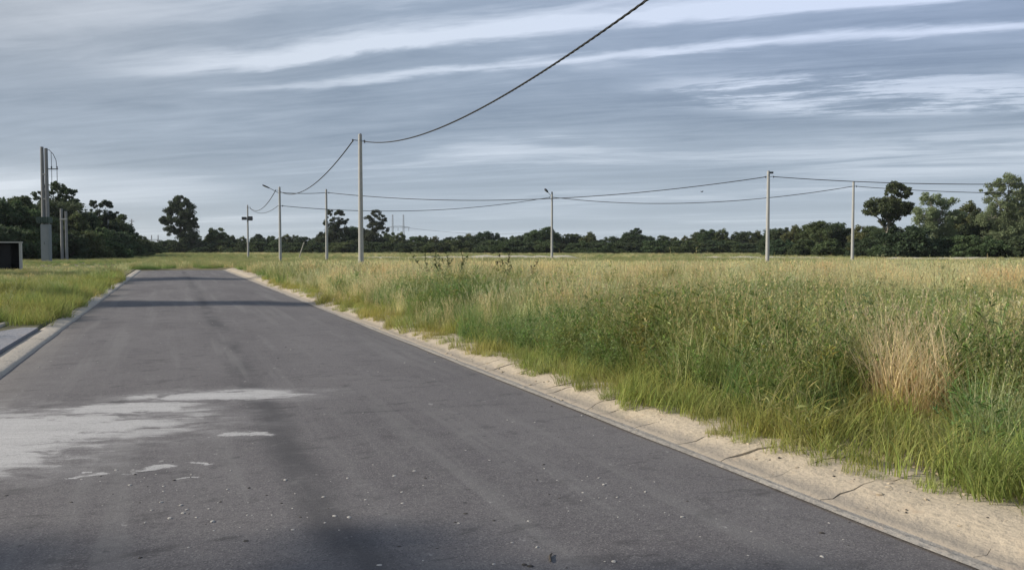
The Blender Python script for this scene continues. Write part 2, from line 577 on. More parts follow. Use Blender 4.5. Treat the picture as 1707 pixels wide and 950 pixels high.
def build_ground():
    xs = [-3000, -1200, -500, -220, -120, -70, -40, -25, -16, -10, -6, -3.6, -2.5, -2.26, -2.15, -1.0, 1.0, 3.3, 3.62, 4.02, 4.36, 4.47, 5, 6.5, 8, 10, 12.5,
          15, 18, 22, 27, 33, 40, 50, 62, 78, 100, 130, 180, 260, 420, 800, 1500, 3000]
    ys = [-800, -200, -60, -30, -15, -6, 0, 3, 6, 9, 12, 16, 20, 25, 30, 36, 42, 48, 54, 60, ROAD_END + 0.15, ROAD_END + 0.6, 66, 70, 76, 84, 93, 104,
          118, 135, 160, 200, 260, 350, 500, 800, 1400, 3000]
    V, F = [], []
    for y in ys:
        for x in xs:
            in_road = -2.2 < x < 4.4 and y < ROAD_END + 0.3
            z = GZ
            if in_road:
                z = -0.06
            elif abs(x) < 400 and -60 < y < 500 and not (-2.6 < x < 4.6):
                z += 0.10 * (float(vnoise(x * 0.11, y * 0.11, 3)) - 0.5)
            V.append((x, y, z))
    nx = len(xs)
    for j in range(len(ys) - 1):
        for i in range(nx - 1):
            a = j * nx + i
            F.append((a, a + 1, a + nx + 1, a + nx))
    me = bpy.data.meshes.new('ground')
    me.from_pydata(V, [], F)
    me.materials.append(M['soil'])
    o = link('ground', me)
    tag(o, 'wide flat ground of turf and bare soil under the grass', kind='structure')


def build_road():
    nx, ys = 28, np.concatenate([np.arange(-30, 0, 2.0), np.arange(0, 24, 0.4), np.arange(24, ROAD_END + 0.01, 1.0)])
    V, F = [], []
    for y in ys:
        for i in range(nx + 1):
            s = i / nx
            edge = 0.035 * (float(vnoise(y * 0.9, 0.3, 5)) - 0.5) * 2
            xl, xr = ROAD_L + edge * 0.6, ROAD_R + edge
            x = xl + (xr - xl) * s
            end = 0.9 * (float(vnoise(x * 0.8, 3.0, 9)) - 0.5) if y > ROAD_END - 2 else 0
            z = 0.03 * (1 - (2 * s - 1) ** 2) + 0.010 * (float(vnoise(x * 1.2, y * 0.8, 2)) - 0.5)
            V.append((x, y + end, z))
    w = nx + 1
    for j in range(len(ys) - 1):
        for i in range(nx):
            a = j * w + i
            F.append((a, a + 1, a + w + 1, a + w))
    me = bpy.data.meshes.new('road')
    me.from_pydata(V, [], F)
    me.materials.append(M['asphalt'])
    me.shade_smooth()
    tag(link('road', me), 'grey worn asphalt road with pale dried cement spill', kind='structure')


def kerb_slab(profile, y0, y1, cut0, cut1, mat, parent, ny=4, seed=0, wob=1.0):
    """one cast piece of kerb between two ragged cracks; profile is (x, z) across"""
    n = len(profile)
    V, F = [], []
    for j in range(ny + 1):
        t = j / ny
        for i, (x, z) in enumerate(profile):
            a = y0 + cut0[i]
            b = y1 + cut1[i]
            y = a + (b - a) * t
            jz = 0.020 * (float(vnoise(x * 4 + seed, y * 2.5, 21)) - 0.5) + 0.014 * (float(vnoise(x * 13, y * 11, 22)) - 0.5)
            jz *= 1.0 if z > 0.03 else 0.15
            jx = 0.03 * (float(vnoise(y * 1.6, 7.0, 31)) - 0.5) + 0.10 * (float(vnoise(y * 2.6, 2.0, 33)) - 0.5) * (i / n) ** 2
            V.append((x + jx * wob, y, z + jz * (0.3 + 0.7 * wob)))
    base = len(V)
    for (j) in (0, ny):
        for i in range(n):
            p = V[j * n + i]
            V.append(p)
            V.append((p[0], p[1], -0.08))
    for j in range(ny):
        for i in range(n - 1):
            a = j * n + i
            F.append((a, a + 1, a + n + 1, a + n))
    for i in range(n - 1):
        q = base + 2 * i
        F.append((q, q + 1, q + 3, q + 2))
        q = base + 2 * n + 2 * i
        F.append((q, q + 2, q + 3, q + 1))
    me = bpy.data.meshes.new('kerb_slab')
    me.from_pydata(V, [], F)
    me.materials.append(mat)
    me.shade_smooth()
    return link('kerb_slab', me, parent)


def build_kerbs():
    # right: sloping cast kerb, cracked into short slabs
    prof = [(3.56, -0.02), (3.57, 0.012), (3.64, 0.018), (3.71, 0.034), (3.79, 0.056), (3.88, 0.074), (3.97, 0.084), (4.07, 0.089), (4.18, 0.092), (4.30, 0.090), (4.42, 0.080), (4.46, 0.02)]
    base = MB()
    base.box((4.0, 16.75, -0.02), (0.86, 93, 0.03))
    k = base.build('kerb', M['gutter'])
    tag(k, 'cracked sandy concrete kerb along the grass field', kind='structure')
    y = -6.0
    cut = [0.0] * len(prof)
    rnd = random.Random(3)
    while y < ROAD_END - 0.5:
        if 3.7 < y < 10:
            L = rnd.choice([0.22, 0.3, 0.36, 0.5, 0.7])
        elif y < 14:
            L = rnd.choice([0.5, 0.8, 1.1, 1.5, 1.9])
        elif y < 30:
            L = rnd.uniform(1.0, 2.6)
        else:
            L = rnd.uniform(3.0, 6.0)
        L = min(L, ROAD_END - y)
        sl = rnd.uniform(-0.32, 0.05) if y < 3.7 or y > 10 else rnd.uniform(-0.15, 0.12)
        c2, w = [], 0.0
        for i in range(len(prof)):
            w += rnd.uniform(-0.05, 0.05)
            c2.append(w + sl * (i / len(prof)))
        gap = rnd.uniform(0.004, 0.010)
        kerb_slab(prof, y, y + L - gap, cut, c2, M['kerb'], k, max(4, int(L / 0.08) if y < 14 else int(L / 0.25)), rnd.random() * 50)
        cut = c2
        y += L
    # the flat gutter strip between asphalt and kerb
    V, F = [], []
    ys = np.arange(-8, ROAD_END, 0.35)
    for yy in ys:
        e = 0.03 * (float(vnoise(yy * 1.2, 0.1, 44)) - 0.5)
        V += [(3.45 + e, yy, 0.013), (3.50 + e, yy, 0.018), (3.55, yy, 0.010), (3.60, yy, 0.008)]
    for j in range(len(ys) - 1):
        for i in range(3):
            a = j * 4 + i
            F.append((a, a + 1, a + 5, a + 4))
    me = bpy.data.meshes.new('gutter')
    me.from_pydata(V, [], F)
    me.materials.append(M['gutter'])
    tag(link('gutter', me), 'narrow grey gutter strip between asphalt and kerb', kind='structure')

    # left: narrow low kerb of longer pieces
    prof = [(-2.20, 0.0), (-2.19, 0.050), (-2.12, 0.052), (-2.0, 0.044), (-1.93, 0.032), (-1.87, 0.018), (-1.855, -0.02)]
    k2 = MB().box((-2.03, 17, -0.03), (0.3, 92, 0.03)).build('kerb', M['gutter'])
    tag(k2, 'narrow pale concrete kerb beside the short grass verge', kind='structure')
    y = -4.0
    cut = [0.0] * len(prof)
    while y < ROAD_END - 1.0:
        L = min(rnd.uniform(1.4, 3.4), ROAD_END - y)
        c2 = [rnd.uniform(-0.02, 0.02) for _ in prof]
        kerb_slab(prof, y, y + L - 0.015, cut, c2, M['kerb_grey'], k2, max(4, int(L / 0.4)), rnd.random() * 50, 0.12)
        cut = c2
        y += L
    # grey apron of concrete beside the left kerb
    V, F = [], []
    ys = np.arange(6, 17.4, 0.4)
    for yy in ys:
        wdt = 0.62 + 0.10 * (float(vnoise(yy * 0.8, 1.0, 8)) - 0.5) - max(0, (yy - 16.2)) * 0.4
        for i in range(5):
            q = max(0, i - 1)
            V.append((-2.215 - wdt * q / 3, yy + 0.3 * (float(vnoise(q * 0.7, 0.5, 6)) - 0.5), GZ + 0.012 + 0.004 * math.sin(q) if i else 0.0))
    for j in range(len(ys) - 1):
        for i in range(4):
            a = j * 5 + i
            F.append((a, a + 5, a + 6, a + 1))
    me = bpy.data.meshes.new('footpath')
    me.from_pydata(V, [], F)
    me.materials.append(M['apron'])
    tag(link('footpath', me), 'short strip of grey concrete footpath beside left kerb', kind='structure')
    prof = [(-3.0, 0.02), (-2.99, 0.112), (-2.93, 0.118), (-2.86, 0.112), (-2.85, 0.06)]
    k3 = kerb_slab(prof, 6.0, 18.4, [0] * 5, [0.05, 0, 0.1, 0, 0], M['kerb_grey'], None, 20, 3.0, 0.1)
    k3.name = 'edging'
    tag(k3, 'pale concrete edging along the grey footpath strip', kind='structure')


def bank(name, pts, width, height, mat, label, seed):
    """a low heap of pale soil running along a line"""
    V, F = [], []
    n = len(pts)
    m = 9
    for j, (x, y) in enumerate(pts):
        x2, y2 = pts[min(j + 1, n - 1)]
        x1, y1 = pts[max(j - 1, 0)]
        d = Vector((x2 - x1, y2 - y1)).normalized()
        nrm = Vector((-d.y, d.x))
        hh = height * (0.80 + 0.15 * float(vnoise(j * 0.35, seed, 4)) + 0.15 * float(vnoise(j * 1.3, seed, 14)))
        hh *= min(1, j / 3, (n - 1 - j) / 3)
        hh *= max(0.0, min(1.0, 3.2 * (float(vnoise(j * 0.10, seed + 0.5, 24)) - 0.02)))
        for i in range(m):
            s = -1 + 2 * i / (m - 1)
            V.append((x + nrm.x * s * width, y + nrm.y * s * width, GZ - 0.08 + (hh + 0.02) * max(0, 1 - s * s) * (0.8 + 0.4 * random.random())))
    for j in range(n - 1):
        for i in range(m - 1):
            a = j * m + i
            F.append((a, a + 1, a + m + 1, a + m))
    me = bpy.data.meshes.new(name)
    me.from_pydata(V, [], F)
    me.materials.append(mat)
    me.shade_smooth()
    tag(link(name, me), label, kind='structure')


build_ground()
build_road()
build_kerbs()


def line_px(pairs, step=2.0):
    P = [ground_at(*p) for p in pairs]
    out = []
    for a, b in zip(P[:-1], P[1:]):
        L = math.hypot(b[0] - a[0], b[1] - a[1])
        k = max(1, int(L / step))
        out += [(a[0] + (b[0] - a[0]) * i / k, a[1] + (b[1] - a[1]) * i / k) for i in range(k)]
    return out + [P[-1]]


bank('earth_bank', line_px([(560, 118), (700, 117), (985, 116)], 1.0), 1.8, 0.52, M['bank'], 'long low bank of pale soil behind the field poles', 1)
bank('earth_bank', line_px([(1140, 112), (1300, 108), (1420, 106)], 1.0), 1.6, 0.46, M['bank'], 'low pale soil bank behind the thick field pole', 5)
bank('earth_bank', line_px([(1440, 104), (1560, 100), (1800, 98)], 1.0), 1.6, 0.44, M['bank'], 'low pale soil bank in front of the tall grove', 8)
bank('earth_bank', line_px([(612, 84), (650, 84), (700, 85)], 1.2), 1.2, 0.46, M['bank'], 'short heap of pale soil beyond the tallest pole', 12)

# ------------------------------------------------------------------ poles and cables
POLE_H = 8.0


def pole_parts(root, H=POLE_H, rb=0.155, rt=0.105, mat='concrete', seg=14):
    MB().tube([(0, 0, -0.3), (0, 0, H * 0.33), (0, 0, H * 0.66), (0, 0, H)], [rb, rb - (rb - rt) * 0.33, rb - (rb - rt) * 0.66, rt], seg).build('shaft', M[mat], root, smooth=False)
    MB().tube([(0, 0, H + 0.002), (0, 0, H + 0.05)], [rt * 0.9, rt * 0.5], seg).build('cap', M['steel'], root)


def band(root, z, r, name='clamp_band'):
    MB().tube([(0, 0, z - 0.05), (0, 0, z + 0.05)], r, 14).build(name, M['steel'], root)


def bracket(root, z, ang, r=0.13, L=0.22):
    d = (math.cos(ang), math.sin(ang))
    m = MB()
    m.tube([(d[0] * r, d[1] * r, z), (d[0] * (r + L), d[1] * (r + L), z + 0.03)], 0.022, 6)
    m.tube([(d[0] * (r + L), d[1] * (r + L), z - 0.09), (d[0] * (r + L), d[1] * (r + L), z + 0.07)], [0.035, 0.045], 8)
    m.build('cable_bracket', M['dark_metal'], root)


def lamp_arm(root, z, ang, L, rise, head=0.55, fat=1.0):
    d = Vector((math.cos(ang), math.sin(ang), 0))
    pts = [d * (0.1 + L * t) + Vector((0, 0, z + rise * t)) for t in (0, 0.35, 0.7, 1.0)]
    a = MB().tube(pts, 0.032, 8).build('lamp_arm', M['steel'], root)
    tip = pts[-1]
    sl = rise / max(L, 0.01) * 0.85
    e = tip + d * head + Vector((0, 0, head * sl))
    hd = MB()
    hd.tube([tip, tip + (e - tip) * 0.25, tip + (e - tip) * 0.75, e], [0.05, 0.13 * fat, 0.15 * fat, 0.06], 10)
    h = hd.build('lamp_head', M['dark_metal'], a)
    mid = tip + (e - tip) * 0.55 + Vector((0, 0, -0.13 * fat))
    MB().tube([mid + Vector((0, 0, 0.03)), mid + Vector((0, 0, -0.03))], [0.10, 0.07], 10).build('lens', M['lens'], a)
    return h


G_POLE = 'slender concrete utility poles'
poles = {}


def field_pole(key, px, dist, label, H=POLE_H, name='utility_pole', rb=0.155, rt=0.105, loc=None):
    x, y = loc if loc else ground_at(px, dist)
    r = empty(name, (x, y, GZ))
    tag(r, label, 'pole', G_POLE)
    pole_parts(r, H, rb, rt)
    poles[key] = (r, x, y, H)
    return r


TO_LEFT = math.atan2(ST, -CT)       # plan angle of the picture's left
TO_RIGHT = TO_LEFT + math.pi

r = field_pole('p0', 0, 0, 'concrete utility pole beside the road just outside the picture', loc=(8.0, 1.0))
band(r, 7.45, 0.118); bracket(r, 7.45, math.pi)
r = field_pole('p1', 602, 48.3, 'tallest slender concrete pole at the edge of the dry grass', H=7.95)
band(r, 7.6, 0.118); bracket(r, 7.6, TO_LEFT, L=0.3); bracket(r, 7.55, TO_RIGHT, L=0.12)
r = field_pole('p2', 467.5, 88, 'concrete pole with long raised lamp arm beside the road', H=7.85)
band(r, 7.5, 0.118); bracket(r, 7.5, TO_LEFT, L=0.3); band(r, 5.9, 0.128); bracket(r, 5.9, TO_RIGHT, L=0.15)
lamp_arm(r, 7.25, TO_LEFT, 0.95, 0.50, 0.72, 0.55)
r = field_pole('p3', 414, 125, 'far concrete pole carrying a dark cross box halfway up', H=7.9)
band(r, 7.55, 0.118); bracket(r, 7.55, TO_RIGHT, L=0.25)
bx = MB()
rot = Matrix.Rotation(TO_LEFT, 3, 'Z')
bx.box((0, 0, 5.92), (1.55, 0.16, 0.12), rot)
bx.build('cross_arm', M['dark_metal'], r)
for s in (-1, 1):
    q = rot @ Vector((0.45 * s, 0.24, 5.92))
    b_ = MB().box(q, (0.62, 0.36, 0.62 if s < 0 else 0.45), rot)
    b_.build('equipment_box', M['dark_metal'], r)
r = field_pole('q1', 545, 91.5, 'plain concrete pole between the lamp pole and the tallest pole', H=7.85)
band(r, 7.5, 0.118); bracket(r, 7.5, TO_RIGHT, L=0.15)
r = field_pole('b2', 920, 98, 'lone concrete pole in mid field with small tilted lamp head', H=8.0)
band(r, 7.4, 0.118); bracket(r, 7.4, TO_LEFT, L=0.15)
lamp_arm(r, 7.55, TO_LEFT, 0.35, 0.42, 0.42)
r = field_pole('a2', 1279, 72.7, 'thick concrete pole in the field with bracket box on top', H=8.1, rb=0.17, rt=0.12)
band(r, 7.75, 0.135); bracket(r, 7.6, TO_LEFT, 0.14, 0.12)
MB().box(rot @ Vector((-0.22, 0, 7.97)), (0.36, 0.2, 0.16), rot).build('equipment_box', M['dark_metal'], r)
bracket(r, 7.62, TO_RIGHT, 0.14, 0.3)
r = field_pole('b3', 1420.5, 83.6, 'slim concrete pole in front of the grove of tall trees', H=8.05)
band(r, 7.6, 0.118); bracket(r, 7.6, TO_RIGHT, L=0.15)


def tip(key, dz, ang, off=0.3):
    _, x, y, H = poles[key]
    return Vector((x + math.cos(ang) * off, y + math.sin(ang) * off, GZ + dz))


def cable(a, b, sag, rad, label, n=40, strands=1, name='overhead_cable', group='overhead cables'):
    a, b = Vector(a), Vector(b)
    m = MB()
    if strands == 1:
        m.tube([a + (b - a) * (i / n) - Vector((0, 0, 4 * sag * (i / n) * (1 - i / n))) for i in range(n + 1)], rad, 6)
    else:
        L = (b - a).length
        n = int(L / 0.14)
        side = Vector(((b - a).y, -(b - a).x, 0)).normalized()
        for k in range(strands):
            pts = []
            for i in range(n + 1):
                t = i / n
                p = a + (b - a) * t - Vector((0, 0, 4 * sag * t * (1 - t)))
                w = 2 * math.pi * (L * t / 0.85 + k / strands)
                pts.append(p + (side * math.cos(w) + Vector((0, 0, 1)) * math.sin(w)) * rad * 1.05)
            m.tube(pts, rad, 6)
    o = m.build(name, M['cable'], smooth=True)
    tag(o, label, 'cable', group)


p0, p1 = poles['p0'], poles['p1']
cable((8.0 - 0.3, 1.0, GZ + 7.47), tip('p1', 7.55, TO_RIGHT, 0.22), 1.72, 0.015, 'thick twisted black cable sweeping up out of the picture from the tallest pole', strands=3)
cable(tip('p1', 7.6, TO_LEFT, 0.40), tip('p2', 7.35, TO_RIGHT, 0.12), 1.25, 0.034, 'sagging dark cable between the tallest pole and the lamp arm pole', 60)
cable(tip('p2', 7.5, TO_LEFT, 0.42), tip('p3', 7.5, TO_RIGHT, 0.36), 1.1, 0.036, 'short dark cable between lamp arm pole and cross box pole', 50)
cable(tip('p2', 5.95, TO_LEFT, 0.13), tip('p3', 7.4, TO_RIGHT, 0.36), 0.75, 0.026, 'thin lower cable from lamp arm pole to cross box pole', 50)
cable(tip('p2', 7.3, TO_RIGHT, 0.12), tip('q1', 7.5, TO_LEFT, 0.12), 0.10, 0.030, 'nearly level short cable from lamp arm pole to plain pole', 20)
cable(tip('q1', 7.5, TO_RIGHT, 0.27), tip('a2', 7.6, TO_LEFT, 0.26), 1.35, 0.034, 'long upper cable from plain pole to the thick field pole', 80)
cable(tip('p2', 5.9, TO_RIGHT, 0.28), tip('b2', 7.4, TO_LEFT, 0.28), 1.0, 0.030, 'long lower cable from lamp arm pole to the lone field pole', 80)
cable(tip('b2', 7.4, TO_RIGHT, 0.12), tip('b3', 7.6, TO_LEFT, 0.12), 1.15, 0.034, 'cable from the lone field pole to the slim pole by the grove', 80)
x2, y2 = ground_at(2150, 66)
cable(tip('a2', 7.62, TO_RIGHT, 0.44), (x2, y2, 7.75), 0.9, 0.032, 'upper cable running from the thick field pole out past the grove', 80)
x3, y3 = ground_at(2150, 74)
cable(tip('b3', 7.6, TO_RIGHT, 0.28), (x3, y3, 7.4), 0.85, 0.030, 'lower cable running from the slim pole out past the grove', 80)
for key, (xx, yy), lab in (('a3', (x2, y2), 'concrete pole far beyond the picture carrying the upper field cable'), ('b4', (x3, y3), 'concrete pole far beyond the picture carrying the lower field cable')):
    r = field_pole(key, 0, 0, lab, loc=(xx, yy))
    band(r, 7.6, 0.118)


def twin_pole():
    x, y = ground_at(78, 86)
    r = empty('transformer_pole', (x, y, GZ), TO_LEFT + math.pi)     # local x runs to the picture's right
    tag(r, 'tall twin concrete poles with grey cabinet and cable conduits by dark trees', 'pole')
    H = high_at(245, 86) - GZ
    for dx, h in ((-0.22, H), (0.20, H - 0.15)):
        MB().tube([(dx, 0, -0.3), (dx, 0, h * 0.5), (dx, 0, h)], [0.205, 0.185, 0.155], 12).build('shaft', M['grimy_concrete'], r)
    for z in (3.8, 6.5, 9.0):
        MB().box((-0.03, 0, z), (0.62, 0.30, 0.14)).build('tie_block', M['pale_concrete'], r)
    MB().box((0.75, 0.0, H - 2.25), (1.25, 0.09, 0.09)).build('cross_arm', M['dark_metal'], r)
    for dx in (0.72, 1.28):
        MB().tube([(dx, 0, H - 2.2), (dx, 0, H - 2.02), (dx, 0, H - 1.98)], [0.05, 0.08, 0.03], 8).build('insulator', M['dark_metal'], r)
    pts = [(0.25, -0.05, H - 0.35), (0.55, -0.05, H - 0.32), (0.95, -0.05, H - 0.75), (1.22, -0.05, H - 1.35), (1.30, -0.05, H - 2.2), (1.30, -0.05, H - 3.6)]
    MB().tube(pts, 0.032, 6).build('conduit', M['dark_metal'], r)
    MB().tube([(0.74, -0.05, H - 0.6), (0.76, -0.05, H - 2.2), (0.74, -0.05, H - 3.9)], 0.025, 6).build('conduit', M['dark_metal'], r)
    cab = MB().box((0.28, -0.48, 1.95), (0.85, 0.5, 3.9)).build('cabinet', M['cabinet'], r)
    MB().box((0.22, -0.735, 2.0), (0.70, 0.02, 3.2)).build('cabinet_door', M['cabinet'], cab)
    MB().box((0.22, -0.75, 2.0), (0.03, 0.03, 0.3)).build('handle', M['dark_metal'], cab)
    MB().box((0.1, -0.42, 4.35), (1.25, 0.7, 0.6)).build('transformer_tank', M['green_box'], r)
    for i in range(5):
        MB().box((-0.4 + 0.25 * i, -0.80, 4.35), (0.05, 0.05, 0.5)).build('cooling_fin', M['green_box'], r)


def twin_post():
    x, y = ground_at(108, 97)
    r = empty('concrete_posts', (x, y, GZ), TO_LEFT + math.pi)
    tag(r, 'shorter pair of pale concrete posts right of the twin pole', 'post')
    H = high_at(348, 97) - GZ
    for dx, h in ((-0.26, H), (0.26, H - 0.3)):
        MB().tube([(dx, 0, -0.3), (dx, 0, h)], [0.17, 0.14], 12).build('post', M['grimy_concrete'], r)
    MB().box((0, -0.03, H - 1.2), (0.75, 0.3, 0.16)).build('tie_block', M['pale_concrete'], r)


def far_poles():
    for px, d, top, lab in ((221, 190, 366, 'thin far pole rising over the hedge at the road end'), (182, 150, 352, 'thin pale pole half hidden by the dark trees'),
                            (132, 130, 352, 'faint pale pole among the roadside trees by twin posts')):
        x, y = ground_at(px, d)
        r = empty('utility_pole', (x, y, GZ))
        tag(r, lab, 'pole')
        H = high_at(top, d)
        MB().tube([(0, 0, -0.2), (0, 0, H)], [0.17, 0.12], 8).build('shaft', M['concrete'], r)
        MB().box((0, 0, H - 0.5), (1.1, 0.1, 0.1)).build('cross_arm', M['dark_metal'], r)


def pylon(px, d, top, spread, label, thick=0.16):
    x, y = ground_at(px, d)
    r = empty('power_pylon', (x, y, 0), TO_LEFT + math.pi)
    tag(r, label, 'pylon', 'far power pylons')
    H = high_at(top, d)
    hs = spread / 2
    for s in (-1, 1):
        m = MB()
        for dx in (-0.45, 0.45):
            for dy in (-0.45, 0.45):
                m.tube([(s * hs + dx * 1.5, dy * 1.5, 0), (s * hs + dx * 0.6, dy * 0.6, H)], thick * 0.6, 4)
        k = 14
        for i in range(k):
            z0, z1 = H * i / k, H * (i + 1) / k
            w0, w1 = 0.675 - 0.405 * i / k, 0.675 - 0.405 * (i + 1) / k
            f = 1 if i % 2 else -1
            for dy in (-1, 1):
                m.tube([(s * hs + f * w0, dy * w0, z0), (s * hs - f * w1, dy * w1, z1)], thick * 0.35, 4)
        m.build('mast', M['steel'], r)
    za = H * 0.64
    m = MB()
    for dz in (0, 1.1):
        m.tube([(-hs - 4, 0, za + dz * 0.3), (0, 0, za + dz + 0.4), (hs + 4, 0, za + dz * 0.3)], thick * 0.6, 4)
    for i in range(16):
        a, b = -hs - 4 + (spread + 8) * i / 16, -hs - 4 + (spread + 8) * (i + 1) / 16
        m.tube([(a, 0, za + (0.35 if i % 2 else 1.0)), (b, 0, za + (1.0 if i % 2 else 0.35))], thick * 0.35, 4)
    m.build('cross_beam', M['steel'], r)
    for dx in (-hs - 3.5, 0, hs + 3.5):
        MB().tube([(dx, 0, za), (dx, 0, za - 2.0)], 0.12, 6).build('insulator', M['dark_metal'], r)


twin_pole()
twin_post()
far_poles()
pylon(664, 560, 358, 7.2, 'faint two masted power pylon above the far trees')
pylon(259, 900, 392, 7.0, 'tiny pale power pylon at the end of the road', 0.22)
x, y = ground_at(664, 560)
x2, y2 = ground_at(900, 700)
cable((x + 4.5, y, high_at(379, 560)), (x2, y2, 16), 3.0, 0.075, 'hair thin far power line running from the pylon', 40, group='overhead cables')


def shelter():
    d = 52
    x, y = ground_at(4, d)
    r = empty('roadside_shelter', (x, y, GZ), TO_LEFT + math.pi + R(27))
    tag(r, 'small pale framed box shelter with dark interior on grass', 'shelter')
    H = high_at(405, d) - GZ
    W, D = 2.0, 1.0
    for dx, nm in ((-W / 2, 'side_panel'), (W / 2, 'side_panel')):
        MB().box((dx, 0, H / 2), (0.12, D, H)).build(nm, M['pale_concrete'], r)
    MB().box((0, 0, H + 0.043), (W + 0.2, D + 0.1, 0.08)).build('roof', M['pale_concrete'], r)
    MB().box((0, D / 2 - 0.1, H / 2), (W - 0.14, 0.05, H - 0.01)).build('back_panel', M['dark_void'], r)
    MB().box((-0.18, -0.25, H * 0.47), (W - 0.65, 0.05, H * 0.92)).build('shade_panel', M['dark_void'], r)  # black sheet in the open front, painted in place of interior shade
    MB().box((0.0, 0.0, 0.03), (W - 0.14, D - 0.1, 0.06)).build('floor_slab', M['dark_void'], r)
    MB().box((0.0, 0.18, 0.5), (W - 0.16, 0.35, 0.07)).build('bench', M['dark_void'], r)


shelter()


def leaning_stake():
    x, y = ground_at(497, 105)
    r = MB().tube([(0, 0, -0.2), (0.42, 0.0, 1.2), (0.78, 0.0, 2.25)], [0.07, 0.065, 0.055], 7).build('wooden_stake', M['wood'])
    r.location = (x, y, GZ)
    r.rotation_euler = (0, 0, TO_LEFT + math.pi)
    tag(r, 'short leaning pale stake in the field near the dark trees', 'stake')


leaning_stake()


def bird():
    d = 62
    x, y = ground_at(1169, d)
    r = empty('bird', (x, y, high_at(320, d)), TO_LEFT + math.pi + 0.5)
    tag(r, 'small dark bird flying under the upper field cable', 'bird')
    m = MB()
    m.tube([(-0.12, 0, 0.0), (-0.06, 0, 0.0), (0.0, 0, 0.005), (0.06, 0, 0.015), (0.10, 0, 0.02), (0.125, 0, 0.015)], [0.006, 0.022, 0.032, 0.024, 0.020, 0.004], 8)
    for s in (-1, 1):
        n = len(m.v)
        m.v += [(0.045, s * 0.02, 0.01), (-0.03, s * 0.02, 0.01), (-0.045, s * 0.13, 0.07), (0.02, s * 0.14, 0.075), (-0.05, s * 0.23, 0.06)]
        m.f += [(n, n + 1, n + 2, n + 3), (n + 3, n + 2, n + 4)]
    n = len(m.v)
    m.v += [(-0.10, 0.012, 0), (-0.10, -0.012, 0), (-0.18, -0.03, 0.0), (-0.18, 0.03, 0.0)]
    m.f += [(n, n + 1, n + 2, n + 3)]
    m.build('body', M['feather'], r)


bird()

# ------------------------------------------------------------------ trees


def leaf_cloud(centers, radii, n, size, color, rng, droop=0.0, flat=0.75, aspect=0.55, cvar=0.25):
    """n leaf sprays (folded quads) gathered round clump centres"""
    k = rng.integers(0, len(centers), n)
    off = rng.normal(size=(n, 3))
    off /= np.maximum(1e-6, np.linalg.norm(off, axis=1))[:, None]
    rr = rng.random(n) ** 0.45
    P = centers[k] + off * (radii[k] * rr)[:, None] * np.array([1, 1, flat])
    d = rng.normal(size=(n, 3)) + off * 0.8
    d[:, 2] -= droop * 2.0
    d /= np.linalg.norm(d, axis=1)[:, None]
    s = np.cross(d, rng.normal(size=(n, 3)))
    s /= np.linalg.norm(s, axis=1)[:, None]
    nrm = np.cross(d, s)
    L = size * (0.6 + 0.8 * rng.random(n))
    W = L * aspect * (0.7 + 0.6 * rng.random(n))
    a = P - d * (L * 0.5)[:, None]
    b = P + d * (L * 0.5)[:, None]
    c1 = P + s * (W * 0.5)[:, None] + nrm * (W * 0.22)[:, None]
    c2 = P - s * (W * 0.5)[:, None] + nrm * (W * 0.22)[:, None]
    V = np.stack([a, c1, b, c2], axis=1).reshape(-1, 3)
    base = np.arange(n) * 4
    F = np.concatenate([np.stack([base, base + 1, base + 2], 1), np.stack([base, base + 2, base + 3], 1)])
    clump = 1 + cvar * (rng.random(len(centers)) - 0.5) * 1.6
    colr = np.array(color)[None, :] * clump[k][:, None] * (1 + cvar * (rng.random(n) - 0.5))[:, None]
    warm = (rng.random(n) * 0.25)[:, None] * np.array([0.4, 0.12, -0.1]) * np.array(color)[1]
    return V, F, np.repeat(np.clip(colr + warm, 0.004, 0.9), 4, axis=0)


